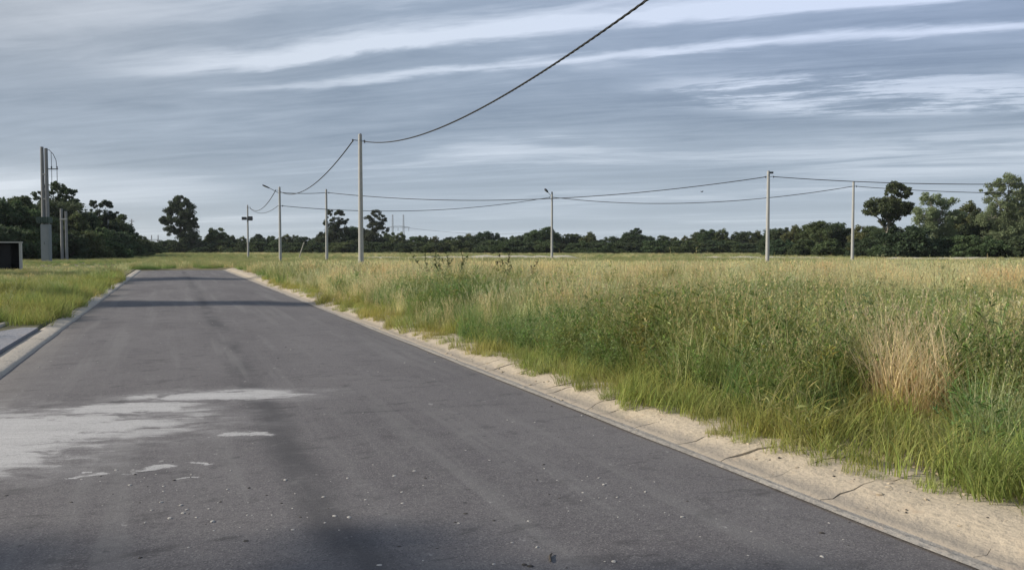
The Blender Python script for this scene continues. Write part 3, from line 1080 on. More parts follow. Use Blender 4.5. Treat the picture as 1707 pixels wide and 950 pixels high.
def make_tree(spec, rng):
    """spec: lobes [(x,y,z,rx,ry,rz)], nclump, nleaf, size, colour, trunk -> (trunk mesh, crown mesh)"""
    C, Rd = [], []
    lob = spec['lobes']
    vol = np.array([l[3] * l[4] * l[5] for l in lob]) ** 0.7
    cnt = np.maximum(3, (vol / vol.sum() * spec['nclump']).astype(int))
    for l, k in zip(lob, cnt):
        o = rng.normal(size=(k, 3))
        o /= np.linalg.norm(o, axis=1)[:, None]
        rad = (0.35 + 0.65 * rng.random(k) ** 0.5)
        C.append(np.array(l[:3]) + o * rad[:, None] * np.array(l[3:6]))
        Rd.append(np.full(k, spec.get('clump', 0.28) * (l[3] + l[5]) * 0.5) * (0.6 + 0.8 * rng.random(k)))
    C, Rd = np.concatenate(C), np.concatenate(Rd)
    C[:, 2] = np.maximum(C[:, 2], 0.25)
    V, F, cc = leaf_cloud(C, Rd, spec['nleaf'], spec['size'], spec['color'], rng, spec.get('droop', 0), spec.get('flat', 0.75), spec.get('aspect', 0.55))
    V[:, 2] = np.maximum(V[:, 2], 0.02)
    crown = np_mesh('crown', V, [F], M['leaf'], cc)
    tr = MB()
    tb = spec['trunk']
    ht = tb['h']
    lean = tb.get('lean', (0, 0))
    top = Vector((lean[0], lean[1], ht))
    nseg = 6
    pts = [Vector((lean[0] * (i / nseg) ** 1.5 + 0.06 * tb['r'] * math.sin(i * 2.1), lean[1] * (i / nseg) ** 1.5, -0.3 + (ht + 0.3) * i / nseg)) for i in range(nseg + 1)]
    tr.tube(pts, [tb['r'] * (1.25 if i == 0 else 1) * (1 - 0.62 * i / nseg) for i in range(nseg + 1)], 9)
    for j, l in enumerate(lob):
        st = pts[max(2, min(nseg, int(nseg * tb.get('fork', 0.45)) + j % 3))]
        end = Vector(l[:3])
        mid = st + (end - st) * 0.5 + Vector((0, 0, 0.12 * (end - st).length))
        tr.tube([st, mid, end], [tb['r'] * 0.5, tb['r'] * 0.32, tb['r'] * 0.10], 6)
    order = rng.permutation(len(C))[:spec.get('twigs', 26)]
    for q in order:
        c = Vector(C[q])
        l = min(lob, key=lambda L: (Vector(L[:3]) - c).length)
        s = Vector(l[:3])
        tr.tube([s, s + (c - s) * 0.55 + Vector((0, 0, 0.1)), c], [tb['r'] * 0.16, tb['r'] * 0.10, tb['r'] * 0.04], 4, caps=False)
    trunk = tr.mesh('trunk', M[tb.get('mat', 'bark')], True)
    return trunk, crown


def place_tree(meshes, name, x, y, scale, rz, label, group=None, cat='tree', sz=None):
    r = empty(name, (x, y, GZ - 0.05), rz)
    r.scale = (scale, scale, sz if sz else scale)
    tag(r, label, cat, group)
    link('trunk', meshes[0], r)
    link('crown', meshes[1], r)
    return r


def lobes_round(rng, w, h, n, z0=0.25):
    L = []
    for i in range(n):
        a = 2 * math.pi * i / n + rng.random()
        rr = w * 0.27 * (0.4 + 0.8 * rng.random())
        z = h * (z0 + 0.12 + 0.50 * rng.random())
        q = w * (0.20 + 0.10 * rng.random())
        L.append((rr * math.cos(a), rr * math.sin(a), z, q, q, h * (0.15 + 0.08 * rng.random())))
    L.append((0, 0, h * 0.72, w * 0.22, w * 0.22, h * 0.2))
    return L


DARK = (0.066, 0.096, 0.054)
MIDG = (0.092, 0.126, 0.060)
OLIVE = (0.125, 0.145, 0.068)
PALE = (0.105, 0.120, 0.062)
trng = np.random.default_rng(5)
proto = {}
for i in range(5):          # dense round trees of unit height 7 m
    w, h = trng.uniform(6.0, 8.5), 7.0
    proto['round%d' % i] = make_tree(dict(lobes=lobes_round(trng, w, h, 7, 0.12), nclump=210, nleaf=18000, size=0.28, color=[DARK, MIDG, DARK, MIDG, OLIVE][i], clump=0.36,
                                          trunk=dict(h=4.6, r=0.20, fork=0.3)), trng)
for i in range(3):          # low bushes, 3 m
    w, h = 5.0, 3.0
    proto['bush%d' % i] = make_tree(dict(lobes=lobes_round(trng, w, h, 6, -0.02), nclump=130, nleaf=8000, size=0.24, color=[DARK, MIDG, MIDG][i], clump=0.45,
                                         trunk=dict(h=1.8, r=0.10, fork=0.2)), trng)
# broad eucalyptus with a tall stepped crown, 17.5 m
proto['gum'] = make_tree(dict(lobes=[(0, 0, 15.2, 1.9, 1.9, 2.0), (-1.6, 0.5, 12.8, 2.6, 2.4, 2.0), (1.8, -0.4, 12.2, 2.4, 2.4, 2.2), (-3.2, 0, 9.6, 2.4, 2.2, 1.5), (0.6, 0.6, 9.8, 2.8, 2.8, 2.4),
                                     (3.0, 0.2, 8.6, 2.1, 2.2, 1.8), (-2.0, -0.6, 6.6, 1.9, 2.0, 1.5), (1.6, 0.4, 5.8, 3.0, 2.6, 2.2), (2.6, 0, 3.0, 3.0, 2.6, 2.2), (-4.4, 0, 8.9, 1.2, 1.2, 0.8), (0, 0, 2.2, 2.6, 2.4, 1.8)],
                              nclump=360, nleaf=40000, size=0.40, color=(0.066, 0.088, 0.054), clump=0.36, twigs=60, droop=0.3, trunk=dict(h=13.5, r=0.42, fork=0.4)), trng)
# two tall airy trees with tufted tops, 13 m
proto['tuft0'] = make_tree(dict(lobes=[(-0.6, 0, 11.6, 1.3, 1.3, 0.9), (1.5, 0, 11.2, 1.5, 1.3, 1.0), (2.7, 0, 9.2, 1.3, 1.3, 1.0), (0.3, 0, 8.8, 1.7, 1.7, 1.4), (-1.9, 0, 8.9, 1.1, 1.2, 1.4), (-0.4, 0, 6.0, 2.6, 2.4, 1.8), (2.2, 0, 6.4, 1.8, 1.8, 1.4),
                                       (-2.8, 0, 3.8, 2.4, 2.2, 1.9), (1.0, 0, 3.2, 3.0, 2.6, 2.2)], nclump=220, nleaf=22000, size=0.34, color=(0.070, 0.094, 0.058), clump=0.40, twigs=50, trunk=dict(h=10.5, r=0.30, fork=0.4)), trng)
proto['tuft1'] = make_tree(dict(lobes=[(0.8, 0, 11.8, 1.7, 1.5, 1.1), (2.6, 0, 10.2, 1.6, 1.4, 1.0), (-0.9, 0, 10.0, 1.6, 1.5, 1.3), (1.0, 0, 8.2, 2.4, 2.2, 1.5), (3.3, 0, 7.0, 1.3, 1.3, 0.9), (-2.6, 0, 6.2, 1.6, 1.5, 1.2), (0, 0, 5.0, 2.8, 2.6, 2.0),
                                       (-3.0, 0, 3.0, 2.2, 2.0, 2.0), (2.0, 0, 2.8, 2.6, 2.4, 2.0)], nclump=220, nleaf=22000, size=0.34, color=(0.074, 0.098, 0.064), clump=0.40, twigs=50, trunk=dict(h=10.5, r=0.30, fork=0.4)), trng)
# leaning forked tree at the grove's edge, 11.5 m
proto['fork'] = make_tree(dict(lobes=[(1.5, 0, 10.2, 1.5, 1.3, 1.0), (2.6, 0, 9.6, 1.0, 1.2, 0.9), (-0.8, 0, 7.6, 2.2, 1.8, 1.1), (2.4, 0, 7.2, 1.8, 1.6, 1.2), (-2.2, 0, 6.9, 1.2, 1.2, 0.7), (0.7, 0, 8.6, 1.3, 1.3, 1.0), (0.6, 0, 5.6, 1.3, 1.2, 1.1), (1.2, 0, 3.6, 1.2, 1.2, 1.3)],
                               nclump=200, nleaf=19000, size=0.29, color=(0.100, 0.128, 0.070), clump=0.38, twigs=60, trunk=dict(h=8.0, r=0.30, fork=0.4, mat='pale_bark', lean=(0.9, 0))), trng)
# pale feathery trees of the grove, 9.5 and 12 m
proto['pale0'] = make_tree(dict(lobes=[(-0.6, 0, 8.4, 1.6, 1.5, 0.9), (1.6, 0, 8.0, 1.5, 1.4, 1.0), (-1.4, 0, 6.2, 1.8, 1.7, 1.5), (0.8, 0, 5.6, 2.0, 1.9, 1.6), (-0.8, 0, 3.6, 2.0, 1.9, 1.7), (2.8, 0, 6.2, 1.3, 1.4, 1.0), (1.8, 0, 3.0, 1.6, 1.7, 1.5)],
                                nclump=230, nleaf=22000, size=0.25, color=(0.230, 0.260, 0.155), clump=0.36, twigs=70, droop=0.5, aspect=0.4, trunk=dict(h=6.8, r=0.24, fork=0.35, mat='pale_bark')), trng)
proto['pale1'] = make_tree(dict(lobes=[(0.2, 0, 11.2, 2.0, 1.8, 1.1), (-2.2, 0, 10.2, 1.6, 1.5, 1.0), (2.4, 0, 10.0, 1.8, 1.7, 1.2), (-1.0, 0, 8.4, 2.2, 2.0, 1.3), (1.6, 0, 7.4, 2.2, 2.0, 1.6), (-2.2, 0, 6.0, 2.0, 2.0, 1.6), (0.8, 0, 4.6, 2.4, 2.2, 2.0), (-1.6, 0, 2.8, 2.2, 2.2, 1.8), (3.0, 0, 4.8, 1.8, 1.8, 1.6)],
                                nclump=300, nleaf=30000, size=0.25, color=(0.220, 0.256, 0.152), clump=0.34, twigs=80, droop=0.5, aspect=0.4, trunk=dict(h=9.0, r=0.32, fork=0.35, mat='pale_bark')), trng)
# slim tall tree among the roadside trees, 12 m
proto['road0'] = make_tree(dict(lobes=[(-0.4, 0, 11.4, 2.0, 1.8, 0.9), (1.9, 0, 10.6, 1.6, 1.5, 0.9), (-2.4, 0, 10.2, 1.4, 1.4, 0.8), (0.2, 0, 9.0, 2.2, 2.0, 1.2), (2.8, 0, 8.6, 1.5, 1.5, 1.1), (-2.2, 0, 7.8, 1.8, 1.7, 1.2), (1.0, 0, 6.4, 2.4, 2.3, 1.6), (-1.8, 0, 5.0, 2.4, 2.3, 1.8), (1.8, 0, 3.6, 2.6, 2.4, 2.0)],
                                nclump=260, nleaf=23000, size=0.29, color=(0.090, 0.120, 0.060), clump=0.33, twigs=70, trunk=dict(h=9.5, r=0.30, fork=0.35)), trng)


def tree_px(kind, px, d, top, label, group=None, name='tree', cat='tree', unit=None, rz=None, wide=1.0):
    """stand a tree so that its crown reaches row `top` at that distance"""
    x, y = ground_at(px, d)
    H = high_at(top, d)
    me = proto[kind]
    if unit is None:
        unit = max(v.co.z for v in me[1].vertices)
    s = H / unit
    rz = random.uniform(0, 6.28) if rz is None else rz
    return place_tree(me, name, x, y, s * wide, rz, label, group, cat, s)


FACE = TO_LEFT + math.pi      # shows the tree's own side view to the camera
# far and near trees left of the road end
tree_px('round0', -45, 104, 318, 'dense dark tree cut by the left picture edge beside the shelter', 'roadside trees')
tree_px('round1', 22, 116, 326, 'dark round tree directly behind the box shelter', 'roadside trees')
tree_px('round3', 58, 124, 345, 'lower dark tree between the shelter and the twin poles', 'roadside trees')
tree_px('road0', 95, 138, 302, 'tall open topped tree standing behind the twin poles', 'roadside trees', rz=FACE)
tree_px('round4', 128, 128, 352, 'olive green tree just right of the shorter concrete posts', 'roadside trees')
tree_px('tuft0', 168, 150, 333, 'ragged dark tree stepping down towards the road end', 'roadside trees', rz=FACE)
tree_px('round2', 196, 165, 362, 'small dark tree at the low end of the roadside row', 'roadside trees')
for i, (px, d, top) in enumerate(((0, 96, 372), (35, 100, 380), (62, 104, 378), (120, 108, 388), (140, 112, 384), (165, 120, 378), (188, 130, 382), (206, 140, 386), (222, 155, 394), (236, 170, 398), (250, 190, 401), (262, 215, 404))):
    tree_px('bush%d' % (i % 3), px, d, top, 'dark leafy bush in the hedge under the roadside trees', 'hedge bushes under the roadside trees', 'bush', 'bush', wide=1.15)
for i, (px, d, top) in enumerate(((-10, 110, 322), (40, 122, 336), (75, 132, 330), (112, 140, 330), (150, 146, 352), (180, 158, 356), (210, 180, 380))):
    tree_px('round%d' % ((i * 2 + 1) % 5), px, d, top, ['full green tree rising behind the shelter roof', 'full tree between the shelter and the twin poles', 'full tree filling the gap behind the twin poles', 'full tree behind the shorter concrete posts',
            'green tree left of the ragged dark tree', 'green tree right of the ragged dark tree', 'last small green tree of the roadside row'][i], 'roadside trees', wide=1.15)
# the big gum and the trees by it
tree_px('gum', 302, 235, 324, 'tall dark eucalyptus alone at the end of the road', rz=FACE)
tree_px('round1', 358, 240, 379, 'rounded pale topped tree right of the tall eucalyptus', rz=1.0)
tree_px('tuft0', 558, 235, 349, 'tall ragged tree behind the plain concrete pole', rz=FACE)
tree_px('tuft1', 622, 240, 349, 'tall ragged tree behind the tallest concrete pole', rz=FACE)
# the far tree line, one tree after another
MARKS = [(302, 'tall eucalyptus'), (414, 'cross box pole'), (467, 'lamp arm pole'), (545, 'plain pole'), (602, 'tallest pole'), (920, 'lone field pole'), (1279, 'thick field pole'), (1421, 'slim grove pole')]
ORD = ['first', 'second', 'third', 'fourth', 'fifth', 'sixth', 'seventh', 'eighth', 'ninth', 'tenth', 'eleventh', 'twelfth']


def line_label(px, what):
    """count the trees from the nearest thing one can find"""
    seq = sorted([q[0] for q in line] if 'far' in what else [q[0] for q in near])
    best = None
    for mx, nm in MARKS:
        between = [q for q in seq if min(mx, px) < q < max(mx, px)]
        if best is None or len(between) < best[0] or (len(between) == best[0] and abs(px - mx) < best[3]):
            best = (len(between), nm, 'right' if px > mx else 'left', abs(px - mx))
    return '%s, %s to the %s of the %s' % (what, ORD[min(best[0], 11)], best[2], best[1])


line = [(278, 300, 402), (330, 262, 392), (385, 250, 391), (405, 262, 394), (432, 255, 389), (452, 258, 391), (478, 265, 390), (494, 268, 392), (512, 262, 394), (528, 258, 397), (540, 250, 385), (585, 250, 377), (600, 255, 380), (646, 255, 388), (668, 250, 386), (690, 258, 392),
        (708, 262, 394), (726, 265, 392), (745, 262, 396), (764, 262, 391), (782, 266, 390), (800, 260, 388), (815, 255, 386), (838, 262, 396), (856, 256, 393), (872, 250, 391), (890, 248, 383), (908, 245, 378), (926, 246, 390), (944, 250, 391), (962, 252, 389), (984, 246, 384), (1002, 250, 398),
        (1024, 240, 393), (1044, 238, 389), (1060, 232, 381), (1082, 240, 394), (1102, 232, 391), (1122, 236, 396), (1142, 228, 394), (1162, 226, 386), (1184, 222, 383), (1204, 220, 381), (1226, 222, 391), (1246, 216, 385), (1262, 214, 384)]
for i, (px, d, top) in enumerate(line):
    k = 'round%d' % ((i * 3 + i // 5) % 5)
    tree_px(k, px, d, top + random.uniform(-2, 2), line_label(px, 'dark tree in the far tree line'), 'trees of the far tree line', wide=random.uniform(0.9, 1.35))
for i in range(46):       # undergrowth that closes the line
    px = 285 + i * 21.5 + random.uniform(-6, 6)
    tree_px('bush%d' % (i % 3), px, 238 - i * 0.7, 403 + random.uniform(-4, 2), 'low dark bush at the foot of the far tree line', 'bushes of the far tree line', 'bush', 'bush', wide=1.7)
# right: nearer wood rising to the grove
near = [(1284, 175, 380), (1304, 170, 379), (1326, 168, 374), (1346, 165, 374), (1366, 160, 367), (1388, 160, 370), (1408, 158, 380), (1432, 152, 374), (1452, 150, 376), (1478, 146, 378)]
for i, (px, d, top) in enumerate(near):
    tree_px('round%d' % ((i * 2) % 5), px, d, top, line_label(px, 'bushy tree in the nearer wood'), 'trees of the nearer wood', wide=1.1)
tree_px('fork', 1474, 122, 300, 'forked dark tree standing apart at the edge of the grove', 'trees of the grove', rz=FACE)
tree_px('bush0', 1514, 112, 374, 'round dark bush between forked tree and pale feathery tree', None, 'bush', 'bush', wide=1.2)
tree_px('pale0', 1556, 118, 319, 'pale feathery tree right of the forked tree', 'trees of the grove', rz=FACE)
tree_px('round4', 1612, 126, 334, 'darker olive tree between the two pale feathery trees', 'trees of the grove')
tree_px('round2', 1634, 120, 352, 'low dark tree under the large pale tree', 'trees of the grove')
tree_px('pale1', 1676, 110, 287, 'large pale feathery tree near the right picture edge', 'trees of the grove', rz=FACE)
tree_px('pale0', 1725, 116, 300, 'pale tree cut off by the right picture edge', 'trees of the grove', rz=FACE + 2)
tree_px('round0', 1690, 128, 340, 'dark tree filling the gap behind the large pale tree', 'trees of the grove')
tree_px('round3', 1790, 118, 320, 'broad green tree beyond the right picture edge', 'trees of the grove')
for i, (px, d, top) in enumerate(((1300, 150, 398), (1340, 146, 398), (1385, 142, 397), (1440, 132, 396), (1490, 120, 395), (1535, 116, 396), (1580, 112, 394), (1608, 110, 391), (1640, 108, 392), (1702, 106, 390), (1740, 106, 388))):
    tree_px('bush%d' % (i % 3), px, d, top, 'low bush in the undergrowth beneath grove and nearer wood', 'undergrowth bushes of the grove', 'bush', 'bush', wide=1.25)

# young street trees just left of the view; their shade falls across the asphalt
proto['young'] = make_tree(dict(lobes=[(0, 0, 4.6, 1.1, 1.1, 1.1), (-0.5, 0.2, 3.6, 1.0, 1.0, 0.9), (0.5, -0.2, 3.4, 1.0, 1.0, 0.9), (0, 0.1, 2.6, 0.9, 0.9, 0.7)], nclump=60, nleaf=2600, size=0.24, color=MIDG, clump=0.34, twigs=40,
                                trunk=dict(h=3.6, r=0.07, fork=0.45)), trng)
YOUNG = 'young street trees left of the road'


def street_tree(X, Z, s, lab, sz):
    place_tree(proto['young'], 'street_tree', X * CT + Z * ST, -X * ST + Z * CT, s, random.uniform(0, 6), lab, YOUNG, 'tree', sz)


street_tree(-7.0, 2.25, 1.15, 'young street tree beside the road nearest the camera', 0.95)
street_tree(-11.4, 2.2, 1.15, 'young street tree standing behind the nearest street tree', 1.35)
street_tree(-17.3, 22.6, 1.15, 'young street tree level with the first shade on the road', 1.0)
street_tree(-21.5, 22.3, 1.2, 'second young street tree level with the first shade', 1.45)
street_tree(-31.0, 41.0, 2.3, 'young street tree level with the second shade on the road', 1.35)
street_tree(-36.5, 40.6, 2.4, 'taller young street tree farther from the road', 2.0)

# ------------------------------------------------------------------ grass and weeds


class Plant:
    def __init__(self):
        self.V, self.F3, self.F4, self.C, self.n = [], [], [], [], 0

    def add(self, V, F3=None, F4=None, C=None):
        self.V.append(V)
        self.C.append(C)
        if F3 is not None:
            self.F3.append(F3 + self.n)
        if F4 is not None:
            self.F4.append(F4 + self.n)
        self.n += len(V)

    def blades(self, rng, n, spread, h, w, lean, color, tipcol=None, cvar=0.25, seg=3, origin=None):
        ang = rng.random(n) * 2 * np.pi
        rr = spread * np.sqrt(rng.random(n))
        az2 = rng.random(n) * 2 * np.pi
        ox, oy = rr * np.cos(az2), rr * np.sin(az2)
        if origin is not None:
            ox, oy = ox + origin[0], oy + origin[1]
        H = h * (0.45 + 0.7 * rng.random(n))
        ln = lean * (0.3 + 1.2 * rng.random(n))
        tw = rng.random(n) * np.pi
        ts = np.linspace(0, 1, seg + 1)
        rows = []
        for t in ts:
            out = ln * H * t ** 1.8
            z = H * (t - 0.35 * ln * t ** 2.2)
            cx, cy = ox + np.cos(ang) * out, oy + np.sin(ang) * out
            ww = w * (0.75 + 0.5 * rng.random(n)) * (1 - t ** 1.6) * 0.5
            px, py = np.cos(ang + np.pi / 2 + 0.5 * np.cos(tw)), np.sin(ang + np.pi / 2 + 0.5 * np.cos(tw))
            if t < 1:
                rows.append(np.stack([cx - px * ww, cy - py * ww, z], 1))
                rows.append(np.stack([cx + px * ww, cy + py * ww, z], 1))
            else:
                rows.append(np.stack([cx, cy, z], 1))
        V = np.stack(rows, 1)                      # n, 2*seg+1, 3
        k = V.shape[1]
        b = (np.arange(n) * k)[:, None]
        F4 = np.concatenate([b + np.array([[2 * i, 2 * i + 1, 2 * i + 3, 2 * i + 2]]) for i in range(seg - 1)]) if seg > 1 else None
        F3 = b + np.array([[2 * seg - 2, 2 * seg - 1, 2 * seg]])
        c0 = np.array(color)
        c1 = np.array(tipcol if tipcol is not None else color)
        f = (1 + cvar * (rng.random(n) * 2 - 1))[:, None, None]
        tt = np.repeat(ts, 2)[:k][None, :, None]
        hue = 1 + 0.18 * (rng.random((n, 1, 3)) - 0.5)
        C = np.clip((c0 + (c1 - c0) * tt ** 1.5) * f * hue, 0.005, 0.9)
        self.add(V.reshape(-1, 3), F3, F4, C.reshape(-1, 3))

    def leaves(self, rng, P, D, L, W, color, cvar=0.3):
        """diamond leaves at P pointing along D"""
        n = len(P)
        D = D / np.linalg.norm(D, axis=1)[:, None]
        s = np.cross(D, rng.normal(size=(n, 3)) * 0.4 + np.array([0, 0, 1.0]))
        s /= np.maximum(1e-5, np.linalg.norm(s, axis=1))[:, None]
        nr = np.cross(s, D)
        L = np.broadcast_to(L, (n,)) * (0.6 + 0.7 * rng.random(n))
        W = np.broadcast_to(W, (n,)) * (0.6 + 0.7 * rng.random(n))
        a = P
        m1 = P + D * (L * 0.45)[:, None] + s * (W * 0.5)[:, None] + nr * (W * 0.2)[:, None]
        m2 = P + D * (L * 0.45)[:, None] - s * (W * 0.5)[:, None] + nr * (W * 0.2)[:, None]
        b = P + D * L[:, None] - np.array([0, 0, 1.0]) * (L * 0.2)[:, None]
        V = np.stack([a, m1, b, m2], 1).reshape(-1, 3)
        q = np.arange(n) * 4
        F3 = np.concatenate([np.stack([q, q + 1, q + 2], 1), np.stack([q, q + 2, q + 3], 1)])
        f = (1 + cvar * (rng.random(n) * 2 - 1))[:, None] * (1 + 0.18 * (rng.random((n, 3)) - 0.5))
        C = np.repeat(np.clip(np.array(color)[None] * f, 0.005, 0.9), 4, 0)
        self.add(V, F3, None, C)

    def stems(self, rng, n, spread, h, r, lean, color, leaf=None, head=None, origin=(0, 0)):
        """upright stems with optional leaves (count, L, W, colour) and seed heads (count, length, L, W, colour)"""
        for i in range(n):
            a = rng.random() * 2 * np.pi
            o = spread * math.sqrt(rng.random())
            a0 = rng.random() * 2 * np.pi
            b = np.array([o * math.cos(a0) + origin[0], o * math.sin(a0) + origin[1], 0])
            H = h * (0.6 + 0.5 * rng.random())
            l = lean * (0.2 + rng.random())
            ts = np.linspace(0, 1, 5)
            path = np.stack([b[0] + math.cos(a) * l * H * ts ** 1.7, b[1] + math.sin(a) * l * H * ts ** 1.7, H * ts * (1 - 0.15 * l * ts)], 1)
            ring = []
            for j, t in enumerate(ts):
                rr = r * (1 - 0.65 * t)
                for q in range(3):
                    w = 2 * np.pi * q / 3
                    ring.append(path[j] + np.array([math.cos(w) * rr, math.sin(w) * rr, 0]))
            V = np.array(ring)
            F4 = np.array([[j * 3 + q, j * 3 + (q + 1) % 3, (j + 1) * 3 + (q + 1) % 3, (j + 1) * 3 + q] for j in range(4) for q in range(3)])
            f = 0.8 + 0.4 * rng.random()
            self.add(V, None, F4, np.repeat(np.clip(np.array(color)[None] * f, 0, 0.9), len(V), 0))

            def at(t):
                return np.stack([np.interp(t, ts, path[:, k]) for k in range(3)], 1)
            if leaf:
                cnt, L, W, lc = leaf
                t = 0.12 + 0.88 * rng.random(cnt)
                az = rng.random(cnt) * 2 * np.pi
                D = np.stack([np.cos(az), np.sin(az), 0.5 + 0.9 * rng.random(cnt)], 1)
                self.leaves(rng, at(t), D, L * (1.15 - 0.5 * t), W * (1.15 - 0.5 * t), lc)
            if head:
                cnt, ln, L, W, hc = head
                t = 1 - (ln / H) * rng.random(cnt)
                az = rng.random(cnt) * 2 * np.pi
                D = np.stack([np.cos(az) * 0.55, np.sin(az) * 0.55, 0.9 + 0.6 * rng.random(cnt)], 1)
                self.leaves(rng, at(np.clip(t, 0, 1)), D, L, W, hc, 0.2)

    def mesh(self, name):
        F = []
        if self.F3:
            F.append(np.concatenate(self.F3))
        if self.F4:
            F.append(np.concatenate(self.F4))
        return np_mesh(name, np.concatenate(self.V), F, M['plant'], np.concatenate(self.C))


GREEN = (0.175, 0.255, 0.075)
LUSH = (0.150, 0.240, 0.070)
GREYG = (0.255, 0.325, 0.145)
YGREEN = (0.275, 0.285, 0.085)
STRAW = (0.68, 0.61, 0.37)
TAN = (0.56, 0.50, 0.29)
OLV = (0.310, 0.325, 0.130)

prng = np.random.default_rng(21)


def species(name, count, fn):
    out = []
    for i in range(count):
        p = Plant()
        fn(p, prng, i)
        out.append(p.mesh(name))
    return out


def sp_weed(p, g, i):          # leafy upright weeds among blades
    for k in range(3):
        c = [LUSH, GREYG, GREEN, GREYG, YGREEN][(i + 2 * k) % 5]
        p.stems(g, 3, 0.19, 0.74, 0.004, 0.45, (0.24, 0.28, 0.12), leaf=(20, [0.07, 0.11, 0.14][(i + k) % 3], [0.022, 0.020, 0.016][(i + k) % 3], c), head=(6, 0.12, 0.03, 0.010, (0.34, 0.38, 0.20)))
    p.blades(g, 46, 0.22, 0.66, 0.0075, 0.6, [GREEN, GREYG][i % 2], YGREEN)
    p.stems(g, 2, 0.2, 0.95, 0.0022, 0.4, OLV, head=(9, 0.2, 0.035, 0.007, TAN))


def sp_grass(p, g, i):         # tall arching green grass
    p.blades(g, 80, 0.18, 0.78, 0.0085, 0.55, [GREEN, LUSH, OLV, GREYG, GREEN, LUSH][i % 6], [YGREEN, GREYG, STRAW, YGREEN, OLV, GREEN][i % 6])
    p.blades(g, 14, 0.18, 0.6, 0.007, 0.9, TAN, STRAW)
    p.stems(g, 5, 0.14, 0.88, 0.0022, 0.25, OLV, head=(12, 0.2, 0.035, 0.007, (0.42, 0.39, 0.22)))


def sp_verge(p, g, i):         # short yellow-green grass
    p.blades(g, 80, 0.15, [0.24, 0.32, 0.18][i % 3], 0.006, 0.7, YGREEN, [(0.40, 0.37, 0.13), YGREEN, (0.50, 0.43, 0.21)][i % 3])


def sp_dry(p, g, i):           # straw-coloured grass with seed heads
    p.blades(g, 60, 0.17, 0.62, 0.006, 0.5, TAN, STRAW)
    p.stems(g, 13, 0.17, 0.92, 0.0022, 0.28, STRAW, head=(16, 0.22, 0.04, 0.010, [STRAW, (0.56, 0.45, 0.29), (0.66, 0.60, 0.40)][i % 3]))
    p.blades(g, 26, 0.17, 0.5, 0.007, 0.5, OLV)


def sp_far(col0, col1, headc):
    def fn(p, g, i):           # a metre-wide clump for the distance
        p.blades(g, 120, 0.62, 0.62, 0.022, 0.5, col0, col1, seg=2)
        p.stems(g, 16, 0.6, 0.8, 0.005, 0.25, col1, head=(9, 0.22, 0.08, 0.03, headc))
    return fn


SP = {
    'leafy_weeds': species('leafy_weed', 6, sp_weed),
    'field_grass': species('field_grass', 6, sp_grass),
    'verge_grass': species('verge_grass', 3, sp_verge),
    'dry_grass': species('dry_grass', 3, sp_dry),
    'far_green_grass': species('far_green_grass', 3, sp_far(GREEN, OLV, (0.40, 0.39, 0.20))),
    'far_dry_grass': species('far_dry_grass', 3, sp_far((0.36, 0.33, 0.17), STRAW, STRAW)),
}


def scatter(name, meshes, pts, rots, scl, idx, label, cat='grass'):
    c = bpy.data.collections.new('stock_' + name)
    for i, me in enumerate(meshes):
        c.objects.link(bpy.data.objects.new('%s_stock_%02d' % (name, i), me))
    me = bpy.data.meshes.new(name)
    n = len(pts)
    me.vertices.add(n)
    me.vertices.foreach_set('co', np.ascontiguousarray(pts, dtype=np.float32).ravel())
    a = me.attributes.new('turn', 'FLOAT_VECTOR', 'POINT')
    a.data.foreach_set('vector', np.ascontiguousarray(rots, dtype=np.float32).ravel())
    a = me.attributes.new('size', 'FLOAT_VECTOR', 'POINT')
    a.data.foreach_set('vector', np.ascontiguousarray(scl, dtype=np.float32).ravel())
    a = me.attributes.new('pick', 'INT', 'POINT')
    a.data.foreach_set('value', np.ascontiguousarray(idx, dtype=np.int32))
    o = link(name, me)
    tag(o, label, cat, kind='stuff')
    g = bpy.data.node_groups.new(name, 'GeometryNodeTree')
    g.interface.new_socket('Geometry', in_out='INPUT', socket_type='NodeSocketGeometry')
    g.interface.new_socket('Geometry', in_out='OUTPUT', socket_type='NodeSocketGeometry')
    nin, nout = g.nodes.new('NodeGroupInput'), g.nodes.new('NodeGroupOutput')
    inst = g.nodes.new('GeometryNodeInstanceOnPoints')
    ci = g.nodes.new('GeometryNodeCollectionInfo')
    ci.inputs['Collection'].default_value = c
    ci.inputs['Separate Children'].default_value = True
    ci.inputs['Reset Children'].default_value = True

    def attr(nm, typ):
        q = g.nodes.new('GeometryNodeInputNamedAttribute')
        q.data_type = typ
        q.inputs['Name'].default_value = nm
        return q.outputs['Attribute']
    e2r = g.nodes.new('FunctionNodeEulerToRotation')
    L = g.links.new
    L(nin.outputs[0], inst.inputs['Points'])
    L(ci.outputs[0], inst.inputs['Instance'])
    inst.inputs['Pick Instance'].default_value = True
    L(attr('pick', 'INT'), inst.inputs['Instance Index'])
    L(attr('turn', 'FLOAT_VECTOR'), e2r.inputs[0])
    L(e2r.outputs[0], inst.inputs['Rotation'])
    L(attr('size', 'FLOAT_VECTOR'), inst.inputs['Scale'])
    L(inst.outputs[0], nout.inputs[0])
    mod = o.modifiers.new('scatter', 'NODES')
    mod.node_group = g
    return o


def field_height(x, y):
    z = np.full_like(x, GZ)
    return z + 0.10 * (vnoise(x * 0.11, y * 0.11, 3) - 0.5) * ((x > 4.6) | (x < -2.8))


